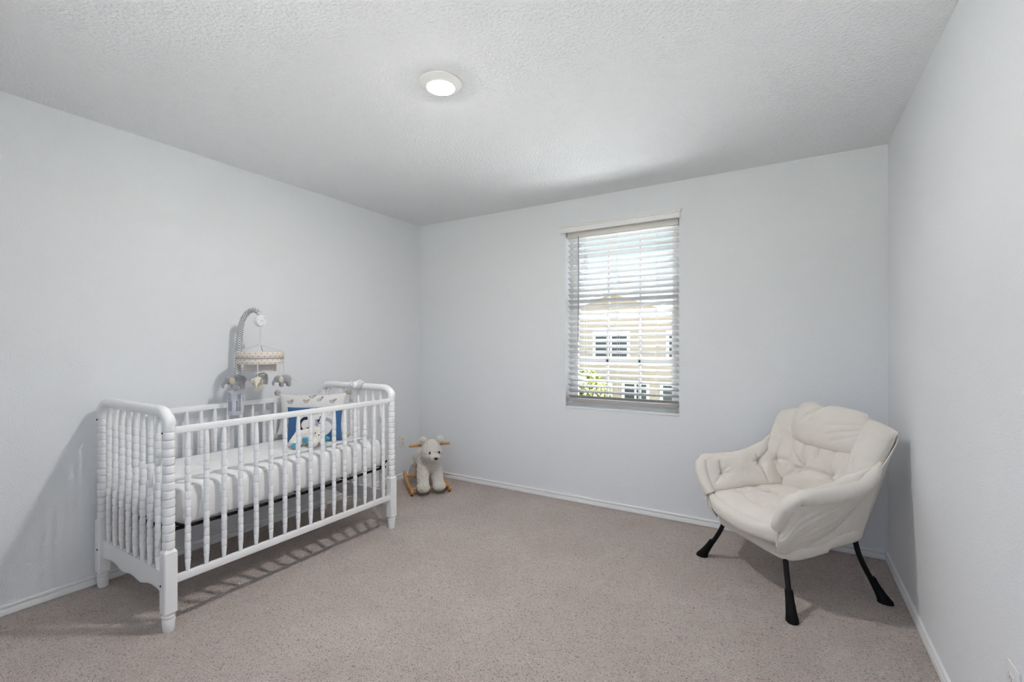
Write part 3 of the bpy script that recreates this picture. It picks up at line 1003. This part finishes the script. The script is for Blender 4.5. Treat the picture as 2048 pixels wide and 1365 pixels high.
# blue cushion with a printed animal face
bc = Vector((-2.743, 1.985, 0))
blu = thing('blue_cushion', 'blue cushion with a white, black and grey animal face on it', 'cushion', (bc.x, bc.y, MT))
P, side, up, nn = frame3((0, 0, .116), (.70, -.71), 13, .355, .235)
pb = Puff(ears(P, .06), .045, .355, .235, gather=.0015, lump=.003, seed=2, pw=3.0)
pb.build('cover', 'blue_cloth', blu, 34, 30)
face = ell(.53, .52, .335, .47, 40)
face = [(x, min(.97, max(.03, y))) for x, y in face]
decal_poly('face_print', pb, face, 'print_white', blu, .0016)
bm = decal_strip(bmesh.new(), pb, [(.38, .66), (.30, .64), (.245, .52), (.25, .36), (.32, .26), (.40, .34), (.46, .42)], lambda s: .006 + .008 * math.sin(PI * s) + .004 * math.cos(9 * s), .0032, 40)
obj('face_marking', bm, 'print_navy', blu)
decal_poly('nose_print', pb, ell(.585, .575, .025, .036), 'print_navy', blu, .0034)
obj('mouth_print', decal_strip(decal_strip(bmesh.new(), pb, [(.60, .60), (.61, .66), (.615, .70)], .003, .0034), pb, [(.585, .54), (.60, .50), (.65, .47)], .002, .0034), 'print_navy', blu)
decal_poly('ear_patch', pb, ell(.80, .80, .075, .10), 'speckled_cloth', blu, .0034)
decal_poly('ear_patch', pb, ell(.30, .80, .065, .075), 'speckled_cloth', blu, .0034)
obj('brow_print', decal_strip(bmesh.new(), pb, [(.42, .76), (.50, .80), (.58, .81)], .006, .0034), 'print_navy', blu)
for pts in ([(.50, .36), (.56, .48), (.55, .62)], [(.72, .62), (.80, .56), (.86, .46)]):
    obj('cheek_print', decal_strip(bmesh.new(), pb, pts, .012, .0028), 'print_grey', blu)

# white plush toy slumped in front of the cushions
tc_ = Vector((-2.665, 1.885, 0))
rzt = math.atan2(.71, .70)          # local -y looks at the room
toy = thing('plush_toy', 'small white plush toy with light blue ribbon, slumped on the mattress', 'plush toy', (tc_.x, tc_.y, MT + .003), rzt)
blob('body', [('e', (-.015, .01, .052), (.062, .046, .050)), ('e', (.052, .0, .072), (.046, .044, .042)), ('e', (.066, -.036, .064), (.021, .020, .017)),
              ('e', (.024, .02, .108), (.017, .010, .017)), ('e', (.082, .02, .104), (.017, .010, .017)),
              ('c', (-.055, -.02, .075), (-.090, -.060, .030), .026, .021), ('c', (.050, -.03, .060), (.085, -.075, .036), .024, .020),
              ('c', (-.05, -.02, .030), (-.068, -.105, .022), .027, .023), ('c', (.02, -.03, .030), (.046, -.110, .026), .028, .026)],
     'plush', toy, .005, 5, .0022, 120)
for sx in (-1, 1):
    obj('eye', lathe([(.0002, -.004), (.003, -.003), (.0042, 0), (.003, .003), (.0002, .004)], 10), 'eye_black', toy, True, (.060 + sx * .016, -.046, .080))
obj('nose', lathe([(.0002, -.004), (.005, -.003), (.007, 0), (.005, .003), (.0002, .004)], 12), 'felt_nose', toy, True, (.067, -.056, .068))
def bow(parent, c, s, m):
    bm = bmesh.new()
    for sx in (-1, 1):
        tube(spline([(0, 0, 0), (sx * s * .5, -s * .12, s * .30), (sx * s, -.05 * s, s * .18), (sx * s * .95, 0, -s * .25), (sx * s * .45, 0, -s * .20), (0, 0, 0)], 24), s * .16, 8, bm, flat=2.0)
        tube(spline([(0, 0, 0), (sx * s * .35, -s * .1, -s * .5), (sx * s * .6, -s * .2, -s * 1.0)], 10), s * .17, 8, bm, flat=.5)
    bmesh.ops.create_uvsphere(bm, u_segments=12, v_segments=8, radius=s * .24)
    o = obj('ribbon_bow', bm, m, parent, True, c)
    return o
bow(toy, (.004, -.062, .044), .028, 'sky_blue_ribbon')
bow(toy, (.096, -.045, .040), .026, 'sky_blue_ribbon')
blob('sole_patch', [('e', (-.066, -.126, .022), (.018, .007, .018))], 'sky_blue_ribbon', toy, .003, 3)

# ------------------------------------------------------------------ crib mobile
MX, MY = -3.068, 1.640
mob = thing('crib_mobile', 'crib mobile with grey herringbone arm, dotted ring and hanging felt elephants', 'mobile', (MX, MY, .86))
W = lambda x, y, z: (x - MX, y - MY, z - .86)
arm = spline([W(-3.050, 1.638, .93), W(-3.050, 1.638, 1.02), W(-3.048, 1.638, 1.12), W(-3.040, 1.641, 1.24), W(-3.030, 1.643, 1.34), W(-3.008, 1.647, 1.42), W(-2.965, 1.660, 1.472), W(-2.915, 1.672, 1.482), W(-2.880, 1.682, 1.460)], 60)
obj('arm', tube(arm, lambda s: .0165 + .003 * (1 - s) - .002 * s + .0012 * math.sin(s * 90), 16, uv=True), 'chevron_cloth', mob, True)
# clamp on the rail
clm = bmesh.new()
bx(clm, -.016, .055, -.022, .022, .036, .060, .006); bx(clm, .026, .050, -.022, .022, -.045, .040, .006); bx(clm, -.040, -.018, -.020, .020, -.040, .060, .006)
autosmooth(obj('clamp', clm, 'white_plastic', mob))
# wind-up music box
mb = lathe([(.0005, -.016), (.030, -.016), (.0355, -.013), (.0365, -.008), (.0365, .010), (.034, .0155), (.030, .0165), (.0005, .017)], 36)
mo = autosmooth(obj('music_box', mb, 'white_plastic', mob), 40)
mo.location = W(-2.868, 1.680, 1.414)
mo.rotation_euler = Vector((.99, .13, .05)).to_track_quat('Z', 'Y').to_euler()
for a in (40, 160, 280):
    obj('screw', lathe([(.0002, 0), (.0024, 0), (.0024, .0015), (.0002, .0016)], 8), 'print_grey', mo, loc=(.026 * math.cos(math.radians(a)), .026 * math.sin(math.radians(a)), .0165))
obj('key', tube([(-.010, 0, .022), (.010, 0, .022)], .003, 6), 'white_plastic', mo)
obj('hanger', tube(spline([W(-2.880, 1.682, 1.462), W(-2.872, 1.681, 1.452)], 3), .005, 8), 'white_plastic', mob)
RC = Vector(W(-2.862, 1.678, 1.178))
AP = RC + Vector((0, 0, .085))
obj('hanging_cord', tube([RC + Vector((0, 0, .195)), RC + Vector((.002, 0, .15)), AP], .0022, 6), 'white_cord', mob)
obj('cord_bead', lathe([(.0005, -.008), (.003, -.004), (.0035, 0), (.003, .004), (.0005, .008)], 10), 'white_plastic', mob, True, tuple(RC + Vector((0, 0, .155))))
RR = .131
def band(name, r, z0, z1, m, ncell, rows, thick=.006, bulge=.004):
    bm = bmesh.new()
    uvl = bm.loops.layers.uv.verify()
    seg, nz = 72, 6
    def ring(rr, z):
        return [bm.verts.new((rr * math.cos(2 * PI * i / seg), rr * math.sin(2 * PI * i / seg), z)) for i in range(seg)]
    prof = [(r + bulge * math.sin(PI * k / nz), z0 + (z1 - z0) * k / nz) for k in range(nz + 1)]
    prof += [(r - thick, z1), (r - thick, z0)]
    rings = [ring(*p) for p in prof]
    M = len(rings)
    for j in range(M):
        a, b = rings[j], rings[(j + 1) % M]
        for i in range(seg):
            f = bm.faces.new((a[i], a[(i + 1) % seg], b[(i + 1) % seg], b[i]))
            for lp, (uu, vv) in zip(f.loops, ((i, j), (i + 1, j), (i + 1, j + 1), (i, j + 1))):
                lp[uvl].uv = (uu / seg * ncell, min(vv, nz) / nz * rows + (.0 if vv <= nz else .02))
    o = obj(name, bm, m, mob, True)
    o.location = RC
    return autosmooth(o, 50)
band('dotted_band', RR, .004, .040, 'dotted_cloth', 26, 2)
band('dotted_band', RR, -.036, -.001, 'dotted_cloth', 26, 2)
obj('ring_piping', tube([(RC.x + (RR + .004) * math.cos(2 * PI * i / 64), RC.y + (RR + .004) * math.sin(2 * PI * i / 64), RC.z + .0015) for i in range(65)], .0024, 6), 'print_grey', mob, True)
band('lower_tier', .090, -.084, -.034, 'lower_tier_cloth', 10, 1, .005, .001)
obj('ring_spokes', (lambda b: [tube([RC + Vector((RR * math.cos(a), RR * math.sin(a), .002)), RC + Vector((-RR * math.cos(a), -RR * math.sin(a), .002))], .003, 6, b) for a in (.6, .6 + PI / 2)] and b)(bmesh.new()), 'white_plastic', mob)
Fv = Vector((-.862, .507, 0)); Rv = Vector((.507, .862, 0))     # away from the door, and across
th0 = math.radians(6)
dirs = {'left': -Rv, 'front': -Fv, 'right': Rv, 'back': Fv}
rot = Matrix.Rotation(-th0, 3, 'Z')
for k, d in dirs.items():
    d = rot @ d
    rim = RC + d * (RR + .002)
    obj('ring_cord', tube([AP, rim + Vector((0, 0, .040))], .0030, 6), 'white_cord', mob)

def elephant(c, yaw, m, ear_m, cord_top, s=1.0):
    """felt elephant: head towards local +x"""
    cs, sn = math.cos(yaw), math.sin(yaw)
    q = lambda x, y, z: (c[0] + (x * cs - y * sn) * s, c[1] + (x * sn + y * cs) * s, c[2] + z * s)
    parts = [('e', q(-.012, 0, .004), (.038 * s, .027 * s, .030 * s), yaw), ('e', q(.034, 0, .006), (.024 * s, .021 * s, .024 * s), yaw),
             ('c', q(.050, 0, .000), q(.064, 0, -.016), .011 * s, .008 * s), ('c', q(.064, 0, -.016), q(.062, 0, -.032), .008 * s, .0065 * s)]
    for x in (-.030, .014):
        for y in (-.012, .012):
            parts.append(('c', q(x, y, -.010), q(x, y, -.036), .013 * s, .012 * s))
    e = blob('elephant', parts, m, mob, .0034, 4)
    for sg in (-1, 1):
        blob('ear', [('e', q(.022, sg * .024, .004), (.017 * s, .006 * s, .022 * s), yaw + sg * .35)], ear_m, e, .003, 3)
        obj('eye', lathe([(.0002, -.002), (.002, 0), (.0002, .002)], 8), 'eye_black', e, True, q(.044, sg * .0195, .012))
    obj('tail', tube(spline([q(-.048, 0, .008), q(-.062, 0, .002), q(-.074, .004, -.010), q(-.086, .008, -.016)], 10), lambda t: .0022 + .003 * max(0, t - .7), 6), 'grey_felt' if m != 'grey_felt' else 'white_cord', e, True)
    obj('string', tube([Vector(cord_top), Vector(q(-.005, 0, .030))], .0024, 6), 'white_cord', e)
    return e
yl = math.atan2(-Rv.y, -Rv.x)
ED = -.142
def at_dir(k, out=0.0):
    d = rot @ dirs[k]
    return RC + d * (RR + .001 + out)
p = at_dir('left'); elephant(tuple(p + Vector((0, 0, ED))), yl + .15, 'grey_felt', 'tan_felt', p + Vector((0, 0, -.03)), 1.12)
p = at_dir('right'); elephant(tuple(p + Vector((0, 0, ED + .002))), yl + .25, 'grey_felt', 'cream_felt', p + Vector((0, 0, -.03)), .98)
p = at_dir('front'); elephant(tuple(p + Vector((0, 0, ED))), math.atan2(-Fv.y, -Fv.x) - .12, 'cream_felt', 'speckled_cloth', p + Vector((0, 0, -.03)), .98)
p = at_dir('back'); elephant(tuple(p + Vector((0, 0, ED + .012))), math.atan2(Fv.y, Fv.x) + .3, 'sage_felt', 'grey_felt', p + Vector((0, 0, -.03)), .98)

# folded warning tag hanging on the arm, printed with small upright lines of text
tgM = Matrix.Translation((-3.018 - MX, 1.600 - MY, .815 - .86)) @ Matrix.Rotation(math.radians(31), 4, 'Z')
def panel(name, x0, y0, x1, y1, z0, z1, m, parent, th=.0012):
    d = Vector((x1 - x0, y1 - y0, 0)).normalized(); n = Vector((d.y, -d.x, 0)) * th
    bm = bmesh.new()
    vs = [bm.verts.new(v) for v in ((x0, y0, z0), (x1, y1, z0), (x1, y1, z1), (x0, y0, z1), (x0 + n.x, y0 + n.y, z0), (x1 + n.x, y1 + n.y, z0), (x1 + n.x, y1 + n.y, z1), (x0 + n.x, y0 + n.y, z1))]
    for f in ((0, 1, 2, 3), (7, 6, 5, 4), (0, 4, 5, 1), (1, 5, 6, 2), (2, 6, 7, 3), (3, 7, 4, 0)):
        bm.faces.new([vs[i] for i in f])
    return bm, d, n
for (a, b, dens) in (((-.046, .012), (.002, -.014), 5), ((.002, -.014), (.046, .006), 4)):
    pbm, d, n = panel('tag_panel', a[0], a[1], b[0], b[1], 0, .158, 'clear_tag', None)
    pbm.transform(tgM)
    pn = obj('tag_panel', pbm, 'clear_tag', mob)
    pn['label'] = 'pale plastic tag panel with small black print'
    L = math.dist(a, b)
    bm = bmesh.new()
    rnd = random.Random(dens)
    for k in range(dens):
        s = L * (.16 + .66 * k / dens) if dens == 5 else L * (.38 + .55 * k / dens)
        z = .026
        bold = k == 3 and dens == 5 or k == 0 and dens == 4
        zend = .13 if not bold else .085
        while z < zend:
            ln_ = rnd.uniform(.005, .014)
            p0 = Vector((a[0], a[1], 0)) + d * s + n * 1.25
            w = .0036 if bold else .0028
            vs = [bm.verts.new((p0 + d * q).to_tuple()[:2] + (zz,)) for q, zz in ((0, z), (w, z), (w, z + ln_), (0, z + ln_))]
            bm.faces.new(vs)
            z += ln_ + .0016
    bm.transform(tgM)
    obj('printed_text', bm, 'tag_ink', pn, fix=False)
bm = tube(spline([(0, -.008, .156), (-.004, .012, .176), (-.012, .030, .190)], 8), .0016, 6)
bm.transform(tgM)
obj('tag_loop', bm, 'white_cord', mob)

# rosette clipped on the far end rail
def sph(c, r, name, m, parent):
    bm = bmesh.new()
    bmesh.ops.create_uvsphere(bm, u_segments=18, v_segments=12, radius=1.0, matrix=Matrix.Translation(c) @ Matrix.Diagonal((*r, 1)))
    return obj(name, bm, m, parent, True)
ro = sph((0, -.032, .004), (.021, .014, .022), 'rosette', 'white_plastic', crib)
ro.location = (-2.668 - CX, PY - .004, .966)
ro.scale = (1.3, 1.3, 1.3)
for sg, nm in ((-1, 'leaf'), (1, 'leaf')):
    lf = tube(spline([(sg * .012, -.020, -.016), (sg * .030, -.028, .002), (sg * .040, -.024, .016), (sg * .052, -.012, .022)], 12), lambda s: .012 * math.sin(PI * (.12 + .8 * s)) + .002, 8, flat=.5)
    obj(nm, lf, 'white_plastic', ro, True)
obj('strap', tube([(0, .0275 * math.cos(a), .0275 * math.sin(a)) for a in [2 * PI * i / 24 for i in range(25)]], .006, 8), 'white_plastic', ro, True)

# ------------------------------------------------------------------ rocking bear
bear = thing('rocking_bear', 'cream fleece bear ride-on toy on wooden rockers in the room corner', 'rocking toy', (-2.744, 3.103, 0), math.atan2(.8, .6))
blob('body', [('e', (0, .03, .245), (.095, .165, .085)), ('e', (0, -.09, .240), (.098, .085, .100)), ('e', (0, .12, .235), (.10, .085, .095)),
              ('e', (.004, -.185, .350), (.090, .088, .084)), ('e', (.008, -.150, .395), (.078, .070, .060)),
              ('e', (.014, -.268, .322), (.046, .040, .036)),
              ('c', (-.055, -.12, .20), (-.066, -.185, .080), .055, .050), ('e', (-.068, -.205, .068), (.056, .062, .044)),
              ('c', (.055, -.12, .20), (.064, -.185, .080), .055, .050), ('e', (.066, -.205, .068), (.056, .062, .044)),
              ('c', (-.060, .13, .19), (-.088, .165, .095), .055, .046), ('c', (.060, .13, .19), (.088, .165, .095), .055, .046),
              ('e', (0, .215, .27), (.024, .024, .024))],
     'fleece', bear, .0065, 5, .0060, 85)
for sx in (-1, 1):
    e = blob('ear', [('e', (.008 + sx * .072, -.160, .452), (.036, .016, .036)), ('e', (.008 + sx * .060, -.155, .432), (.024, .016, .026))], 'fleece', bear, .006, 4, .003, 90)
    blob('inner_ear', [('e', (.008 + sx * .072, -.175, .452), (.020, .006, .020))], 'pompom_wool' if sx < 0 else 'fleece', e, .004, 3)
    sph((.012 + sx * .040, -.268, .366), (.0085, .006, .0105), 'eye', 'eye_black', bear)
nb = bmesh.new()
pts = [(-.020, .006), (-.008, .004), (0, .012), (.008, .004), (.020, .006), (.012, -.008), (0, -.014), (-.012, -.008)]
A = [nb.verts.new((.016 + x, -.315 + abs(x) * .25, .326 + z)) for x, z in pts]; B = [nb.verts.new((.016 + x * .9, -.300, .326 + z * .9)) for x, z in pts]
nb.faces.new(A); nb.faces.new(B[::-1])
for i in range(8):
    nb.faces.new((A[i], A[(i + 1) % 8], B[(i + 1) % 8], B[i]))
obj('nose', nb, 'felt_nose', bear)
autosmooth(obj('handle', tube([(-.172, -.120, .405), (.176, -.120, .405)], .0125, 16), 'pine', bear), 40)
def rocker(sx):
    bm = bmesh.new()
    n = 40
    lo, hi = [], []
    for i in range(n + 1):
        y = -.220 + .430 * i / n
        zb_ = .82 * (y + .105) ** 2
        e = min(i, n - i) / n
        hgt = .050 * min(1, (e / .10)) ** .5 if e < .10 else .050
        mid = zb_ + .025
        lo.append((y, mid - hgt / 2)); hi.append((y, mid + hgt / 2))
    loop = lo + hi[::-1][1:-1] if False else lo + hi[n - 1:0:-1]
    A = [bm.verts.new((sx * .160 - .0105, y, z)) for y, z in loop]; B = [bm.verts.new((sx * .160 + .0105, y, z)) for y, z in loop]
    m = len(loop)
    for i in range(m):
        bm.faces.new((A[i], A[(i + 1) % m], B[(i + 1) % m], B[i]))
    L = [a for a in A]
    for V, fl in ((A, False), (B, True)):
        for i in range(n):
            a, b = V[i], V[i + 1]
            c = V[m - i - 1] if i + 1 < n else None
            q = [V[i], V[i + 1]]
            j0 = (m - i) % m; j1 = (m - i - 1) % m
            if j1 != i + 1: q.append(V[j1])
            if j0 != i and V[j0] not in q: q.append(V[j0])
            if len(q) >= 3:
                bm.faces.new(q if not fl else q[::-1])
    o = obj('rocker', bm, 'pine', bear)
    return o
for sx in (-1, 1):
    rk = rocker(sx)
    boxobj('rubber_foot', sx * .160 - .009, sx * .160 + .009, -.185, -.165, -.001, .009, 'black_rubber', rk, .003)
for y, z in ((-.150, .048), (.130, .085)):
    boxobj('cross_bar', -.150, .150, y - .022, y + .022, z - .010, z + .010, 'pine', bear, .004)

# ------------------------------------------------------------------ the armchair
ch = thing('padded_armchair', 'cream tufted lounge armchair with head pillow and black splayed legs in the corner', 'armchair', (-.016, 2.905, 0), math.radians(-47))
C0 = .015
def D(s, d, y, z):
    return (C0 + s * d, y, z)
FAB = 'chair_fabric'
# outer cover, from the seat base up to the rim of arms, wings and back
rim = [(.245, -.268, .365), (.302, -.282, .455), (.350, -.272, .522), (.372, -.15, .545), (.374, .0, .556), (.370, .11, .598), (.364, .20, .690), (.352, .298, .800), (.290, .340, .835), (.150, .352, .850), (.0, .355, .850)]
bot = [(.225, -.262, .262), (.246, -.250, .262), (.254, -.215, .266), (.256, -.10, .274), (.256, .02, .284), (.256, .10, .292), (.255, .16, .298), (.248, .205, .302), (.205, .232, .304), (.10, .236, .305), (.0, .237, .305)]
def shell():
    bm = bmesh.new()
    nS, nT = 90, 34
    full_r = [D(1, *p) for p in rim] + [D(-1, *p) for p in rim[::-1][1:]]
    full_b = [D(1, *p) for p in bot] + [D(-1, *p) for p in bot[::-1][1:]]
    top = spline(full_r, 2 * nS + 1); low = spline(full_b, 2 * nS + 1)
    cen = Vector((C0, 0, 0))
    V = []
    for i in range(2 * nS + 1):
        s = i / nS
        s = s if s <= 1 else 2 - s            # 0 front edge .. 1 middle of the back
        row = []
        a, b = low[i], top[i]
        tang = (low[min(i + 1, 2 * nS)] - low[max(i - 1, 0)]).normalized()
        nrm = Vector((tang.y, -tang.x, 0))
        if nrm.dot(a - cen) < 0:
            nrm = -nrm
        for j in range(nT + 1):
            t = j / nT
            p = a.lerp(b, t)
            front = math.exp(-((s - .10) / .16) ** 2)
            rear = math.exp(-((s - .52) / .16) ** 2)
            bulge = math.sin(PI * t) * (.030 * front - .030 * rear + .012 * (s > .75))
            # loose folds pulled from the wing down to the front corner
            q = t * 1.0 - s * 1.55
            along = t + s
            win_ = min(1, max(0, (s - .03) / .06)) * min(1, max(0, (.66 - s) / .08)) * math.sin(PI * min(1, max(0, t))) ** .6
            f = noise.noise((q * 13, along * 1.3, 2.0)) + .6 * noise.noise((q * 27, along * 2.2, 7.0))
            bulge += .0085 * f * win_ * (.35 + .65 * (1 - front * .6))
            bulge += -.016 * math.exp(-((q + .34) / .035) ** 2) * win_ * (.4 + .6 * (t < .8))
            row.append(bm.verts.new(p + nrm * bulge))
        V.append(row)
    for i in range(2 * nS):
        for j in range(nT):
            bm.faces.new((V[i][j], V[i + 1][j], V[i + 1][j + 1], V[i][j + 1]))
    o = obj('outer_cover', bm, FAB, ch, True)
    md = o.modifiers.new('t', 'SOLIDIFY'); md.thickness = .006; md.offset = -1
    return o
shell()
def skirt():
    bm = bmesh.new()
    N = 120
    def sec(ins, fz):
        out = []
        A0, B0 = .262 - ins, .252 - ins
        for i in range(N):
            a = 2 * PI * i / N
            c, s = math.cos(a), math.sin(a)
            r = (abs(c) ** 7 + abs(s) ** 7) ** (-1 / 7)
            x, y = A0 * c * r, -.006 + B0 * s * r
            out.append(bm.verts.new((C0 + x, y, fz(x, y))))
        return out
    zl = lambda x, y: .232 + .062 * (y + .24) / .48 - .020 * max(0, (abs(x) / .262)) ** 6 * (y < 0) * 1.0
    rings = [sec(.20, lambda x, y: zl(x, y) + .02), sec(.05, lambda x, y: zl(x, y) + .006), sec(.016, lambda x, y: zl(x, y)), sec(.004, lambda x, y: zl(x, y) + .006), sec(-.002, lambda x, y: zl(x, y) + .020),
             sec(-.004, lambda x, y: zl(x, y) + .045), sec(.002, lambda x, y: zl(x, y) + .066), sec(.016, lambda x, y: zl(x, y) + .080), sec(.06, lambda x, y: zl(x, y) + .085), sec(.2, lambda x, y: .33)]
    for p, q in zip(rings, rings[1:]):
        for i in range(N):
            bm.faces.new((p[i], p[(i + 1) % N], q[(i + 1) % N], q[i]))
    bm.faces.new(rings[0][::-1]); bm.faces.new(rings[-1])
    for v in bm.verts:
        d = Vector((v.co.x - C0, v.co.y, 0))
        if d.length > .2:
            v.co += d.normalized() * (.0035 * noise.noise((v.co.x * 9, v.co.y * 9, v.co.z * 20)) + .002 * noise.noise((v.co.x * 30, v.co.y * 30, v.co.z * 6)))
    return obj('base_skirt', bm, FAB, ch, True)
skirt()
# seat pad
seatP = bilinear(D(-1, .262, -.275, .392), D(1, .262, -.275, .392), D(1, .215, .175, .420), D(-1, .215, .175, .420),
                 lambda u, v: (0, -.030 * math.sin(PI * u) * (1 - v), -.022 * math.sin(PI * u) * math.sin(PI * min(1, v + .15))))
Puff(seatP, .062, .52, .45, back=.7, tufts=[(.30, .62, .048, .024), (.70, .62, .048, .024), (.12, .30, .040, .020), (.90, .28, .040, .020), (.52, .24, .026, .022)],
     gather=.011, lump=.010, seed=3, pw=3.2, folds=[(.30, .62, .70, .62, .016, .012), (.30, .62, .12, .30, .010, .010), (.70, .62, .90, .28, .010, .010), (.10, .34, .45, .22, .012, .010), (.92, .30, .60, .20, .010, .010)]).build('seat_cushion', FAB, ch, 110, 96)
# rolled front edge under the seat pad
lipP = bilinear(D(-1, .245, -.268, .318), D(1, .250, -.268, .310), D(1, .262, -.280, .400), D(-1, .262, -.280, .408),
                lambda u, v: (0, -.028 * math.sin(PI * u) ** .7, -.016 * math.sin(PI * u)))
Puff(lipP, .042, .50, .09, back=.9, gather=.0035, gfreq=26, lump=.004, seed=4, pw=2.6).build('front_roll', FAB, ch, 60, 24)
# backrest
backP = bilinear(D(-1, .205, .150, .415), D(1, .205, .150, .415), D(1, .215, .310, .885), D(-1, .215, .310, .885), lambda u, v: (0, .018 * math.sin(PI * u), 0))
Puff(backP, .058, .41, .49, back=.6, tufts=[(.27, .30, .052, .024), (.73, .30, .052, .024), (.27, .66, .044, .022), (.73, .66, .044, .022)], gather=.008, lump=.008, seed=5, pw=3.4,
     folds=[(.27, .30, .73, .30, .014, .010), (.27, .30, .27, .66, .010, .010), (.73, .30, .73, .66, .010, .010), (.27, .30, .04, .14, .014, .010), (.73, .30, .96, .14, .012, .010), (.27, .30, .06, .50, .010, .009), (.5, .45, .5, .66, .012, .008)]).build('backrest', FAB, ch, 96, 104)
# arms and wings
for s in (1, -1):
    bf, br_, tf, tr_ = D(s, .256, -.296, .400), D(s, .195, .160, .440), D(s, .346, -.284, .566), D(s, .338, .190, .672)
    bow_ = lambda u, v, s=s: (s * .010 * math.sin(PI * v), 0, .012 * math.cos(2 * PI * u) * v)
    if s > 0:
        P = bilinear(br_, bf, tf, tr_, bow_)
        tf_ = [(.82, .45, .034, .018), (.25, .55, .030, .018)]
        fl = [(.25, .55, .05, .75, .010, .009), (.82, .45, .97, .70, .012, .009), (.25, .55, .22, .05, .010, .009)]
    else:
        P = bilinear(bf, br_, tr_, tf, bow_)
        tf_ = [(.24, .46, .040, .018), (.74, .58, .038, .018)]
        fl = [(.24, .46, .22, .86, .014, .009), (.74, .58, .80, .04, .016, .008), (.74, .58, .95, .80, .012, .009), (.24, .46, .10, .20, .010, .009)]
    Puff(P, .052, .43, .20, back=.9, tufts=tf_, folds=fl, gather=.010, gfreq=30, lump=.010, seed=6 + s, pw=2.7).build('armrest', FAB, ch, 96, 60)
    bi, bo, to, ti = D(s, .170, .195, .440), D(s, .315, .105, .530), D(s, .358, .292, .842), D(s, .180, .305, .880)
    wb = lambda u, v, s=s: (0, .0, .012 * math.sin(PI * u) * v)
    P = bilinear(bi, bo, to, ti, wb) if s > 0 else bilinear(bo, bi, ti, to, wb)
    tw = [(.55, .22, .030, .020)] if s > 0 else [(.42, .20, .034, .020)]
    fw = [(tw[0][0], tw[0][1], tw[0][0] + .05, .02, .014, .008), (tw[0][0], tw[0][1], .5, .5, .008, .010), (tw[0][0], tw[0][1], .95, .30, .008, .009)]
    Puff(P, .058, .20, .40, back=.95, tufts=tw, folds=fw, gather=.008, gfreq=30, lump=.009, seed=9 + s, pw=2.8).build('wing', FAB, ch, 60, 84)
# plump roll along the top and front of each arm
def soft_tube(name, pts, rad, n=70, seg=22, seed=0, amp=.004):
    P_ = spline(pts, n)
    bm = tube(P_, rad, seg, cap=True)
    cen = list(P_)
    bm.verts.ensure_lookup_table()
    for i in range(n):
        for k in range(seg):
            v = bm.verts[i * seg + k]
            d = (v.co - cen[i])
            if d.length < 1e-6:
                continue
            t = i / (n - 1)
            w_ = amp * (noise.noise(v.co * 16 + Vector((seed, 0, 0))) + .6 * noise.noise((t * 26 + .8 * math.sin(2 * PI * k / seg), seed, 3)) )
            v.co += d.normalized() * w_
    return obj(name, bm, FAB, ch, True)
for s in (1, -1):
    soft_tube('arm_roll', [D(s, .252, -.286, .398), D(s, .292, -.298, .462), D(s, .330, -.292, .528), D(s, .352, -.262, .564), D(s, .357, -.18, .566), D(s, .356, -.05, .572), D(s, .353, .07, .592), D(s, .346, .155, .640), D(s, .345, .205, .700)],
              lambda t: .030 + .006 * math.sin(PI * t) - .007 * math.exp(-((t - .36) / .025) ** 2) - .020 * max(0, (t - .86) / .14), seed=20 + s)
# loose head pillow, gathered at the top
hP = bilinear((C0 - .235, .212, .695), (C0 + .235, .212, .690), (C0 + .235, .292, .925), (C0 - .235, .292, .930),
              lambda u, v: (0, .020 * (2 * u - 1) ** 2, (-.022 * math.exp(-((u - .42) / .07) ** 2) + .012 * math.exp(-((u - .22) / .12) ** 2)) * v - .018 * (2 * u - 1) ** 2 * (1 - v)))
Puff(hP, .066, .47, .25, back=.8, round_=.55, gather=.009, gfreq=24, lump=.009, seed=12, pw=2.6,
     folds=[(.42, 1.0, .26, .45, .012, .008), (.42, 1.0, .38, .50, .010, .008), (.42, 1.0, .33, .62, .008, .006), (.98, .60, .62, .30, .008, .008), (.98, .48, .70, .18, .008, .008), (.98, .70, .60, .50, .006, .008)]).build('head_pillow', FAB, ch, 110, 76)
# seam cords
def cord(pts, r=.0035):
    obj('seam_cord', tube(spline(pts, 40), r, 8), FAB, ch, True)
for s in (1, -1):
    cord([D(s, .262, -.300, .310), D(s, .266, -.302, .360), D(s, .280, -.305, .410)], .0032)
# legs: black tubes ending in flared rubber feet
feet = [((-.311, -.276), (-.205, -.205)), ((.340, -.276), (.235, -.215)), ((.310, .275), (.225, .205)), ((-.330, .275), (-.195, .205))]
for (fx, fy), (tx, ty) in feet:
    dv = Vector((fx - tx, fy - ty, 0))
    a = Vector((tx, ty, .285))
    path = spline([a, a + dv * .16 + Vector((0, 0, -.075)), a + dv * .44 + Vector((0, 0, -.150)), a + dv * .80 + Vector((0, 0, -.225)), Vector((fx, fy, .025))], 22)
    lg = obj('leg', tube(path, .0125, 12), 'black_steel', ch, True)
    dn = dv.normalized(); sd = Vector((-dn.y, dn.x, 0))
    bm = bmesh.new()
    rings = []
    for z, k, o_, ra, rb in ((.112, .60, 0, .0165, .0165), (.108, .61, 0, .0185, .0180), (.075, .74, .002, .0205, .0190), (.040, .90, .004, .0250, .0220), (.012, 1.0, .010, .0320, .0260), (0, 1.0, .012, .0335, .0270)):
        c = a + dv * k; c = Vector((c.x, c.y, z)) + dn * o_
        rings.append([bm.verts.new(c + dn * math.cos(2 * PI * i / 20) * ra + sd * math.sin(2 * PI * i / 20) * rb) for i in range(20)])
    for p, q in zip(rings, rings[1:]):
        for i in range(20):
            bm.faces.new((p[i], p[(i + 1) % 20], q[(i + 1) % 20], q[i]))
    bm.faces.new(rings[0]); bm.faces.new(rings[-1][::-1])
    autosmooth(obj('rubber_foot', bm, 'black_rubber', lg), 50)
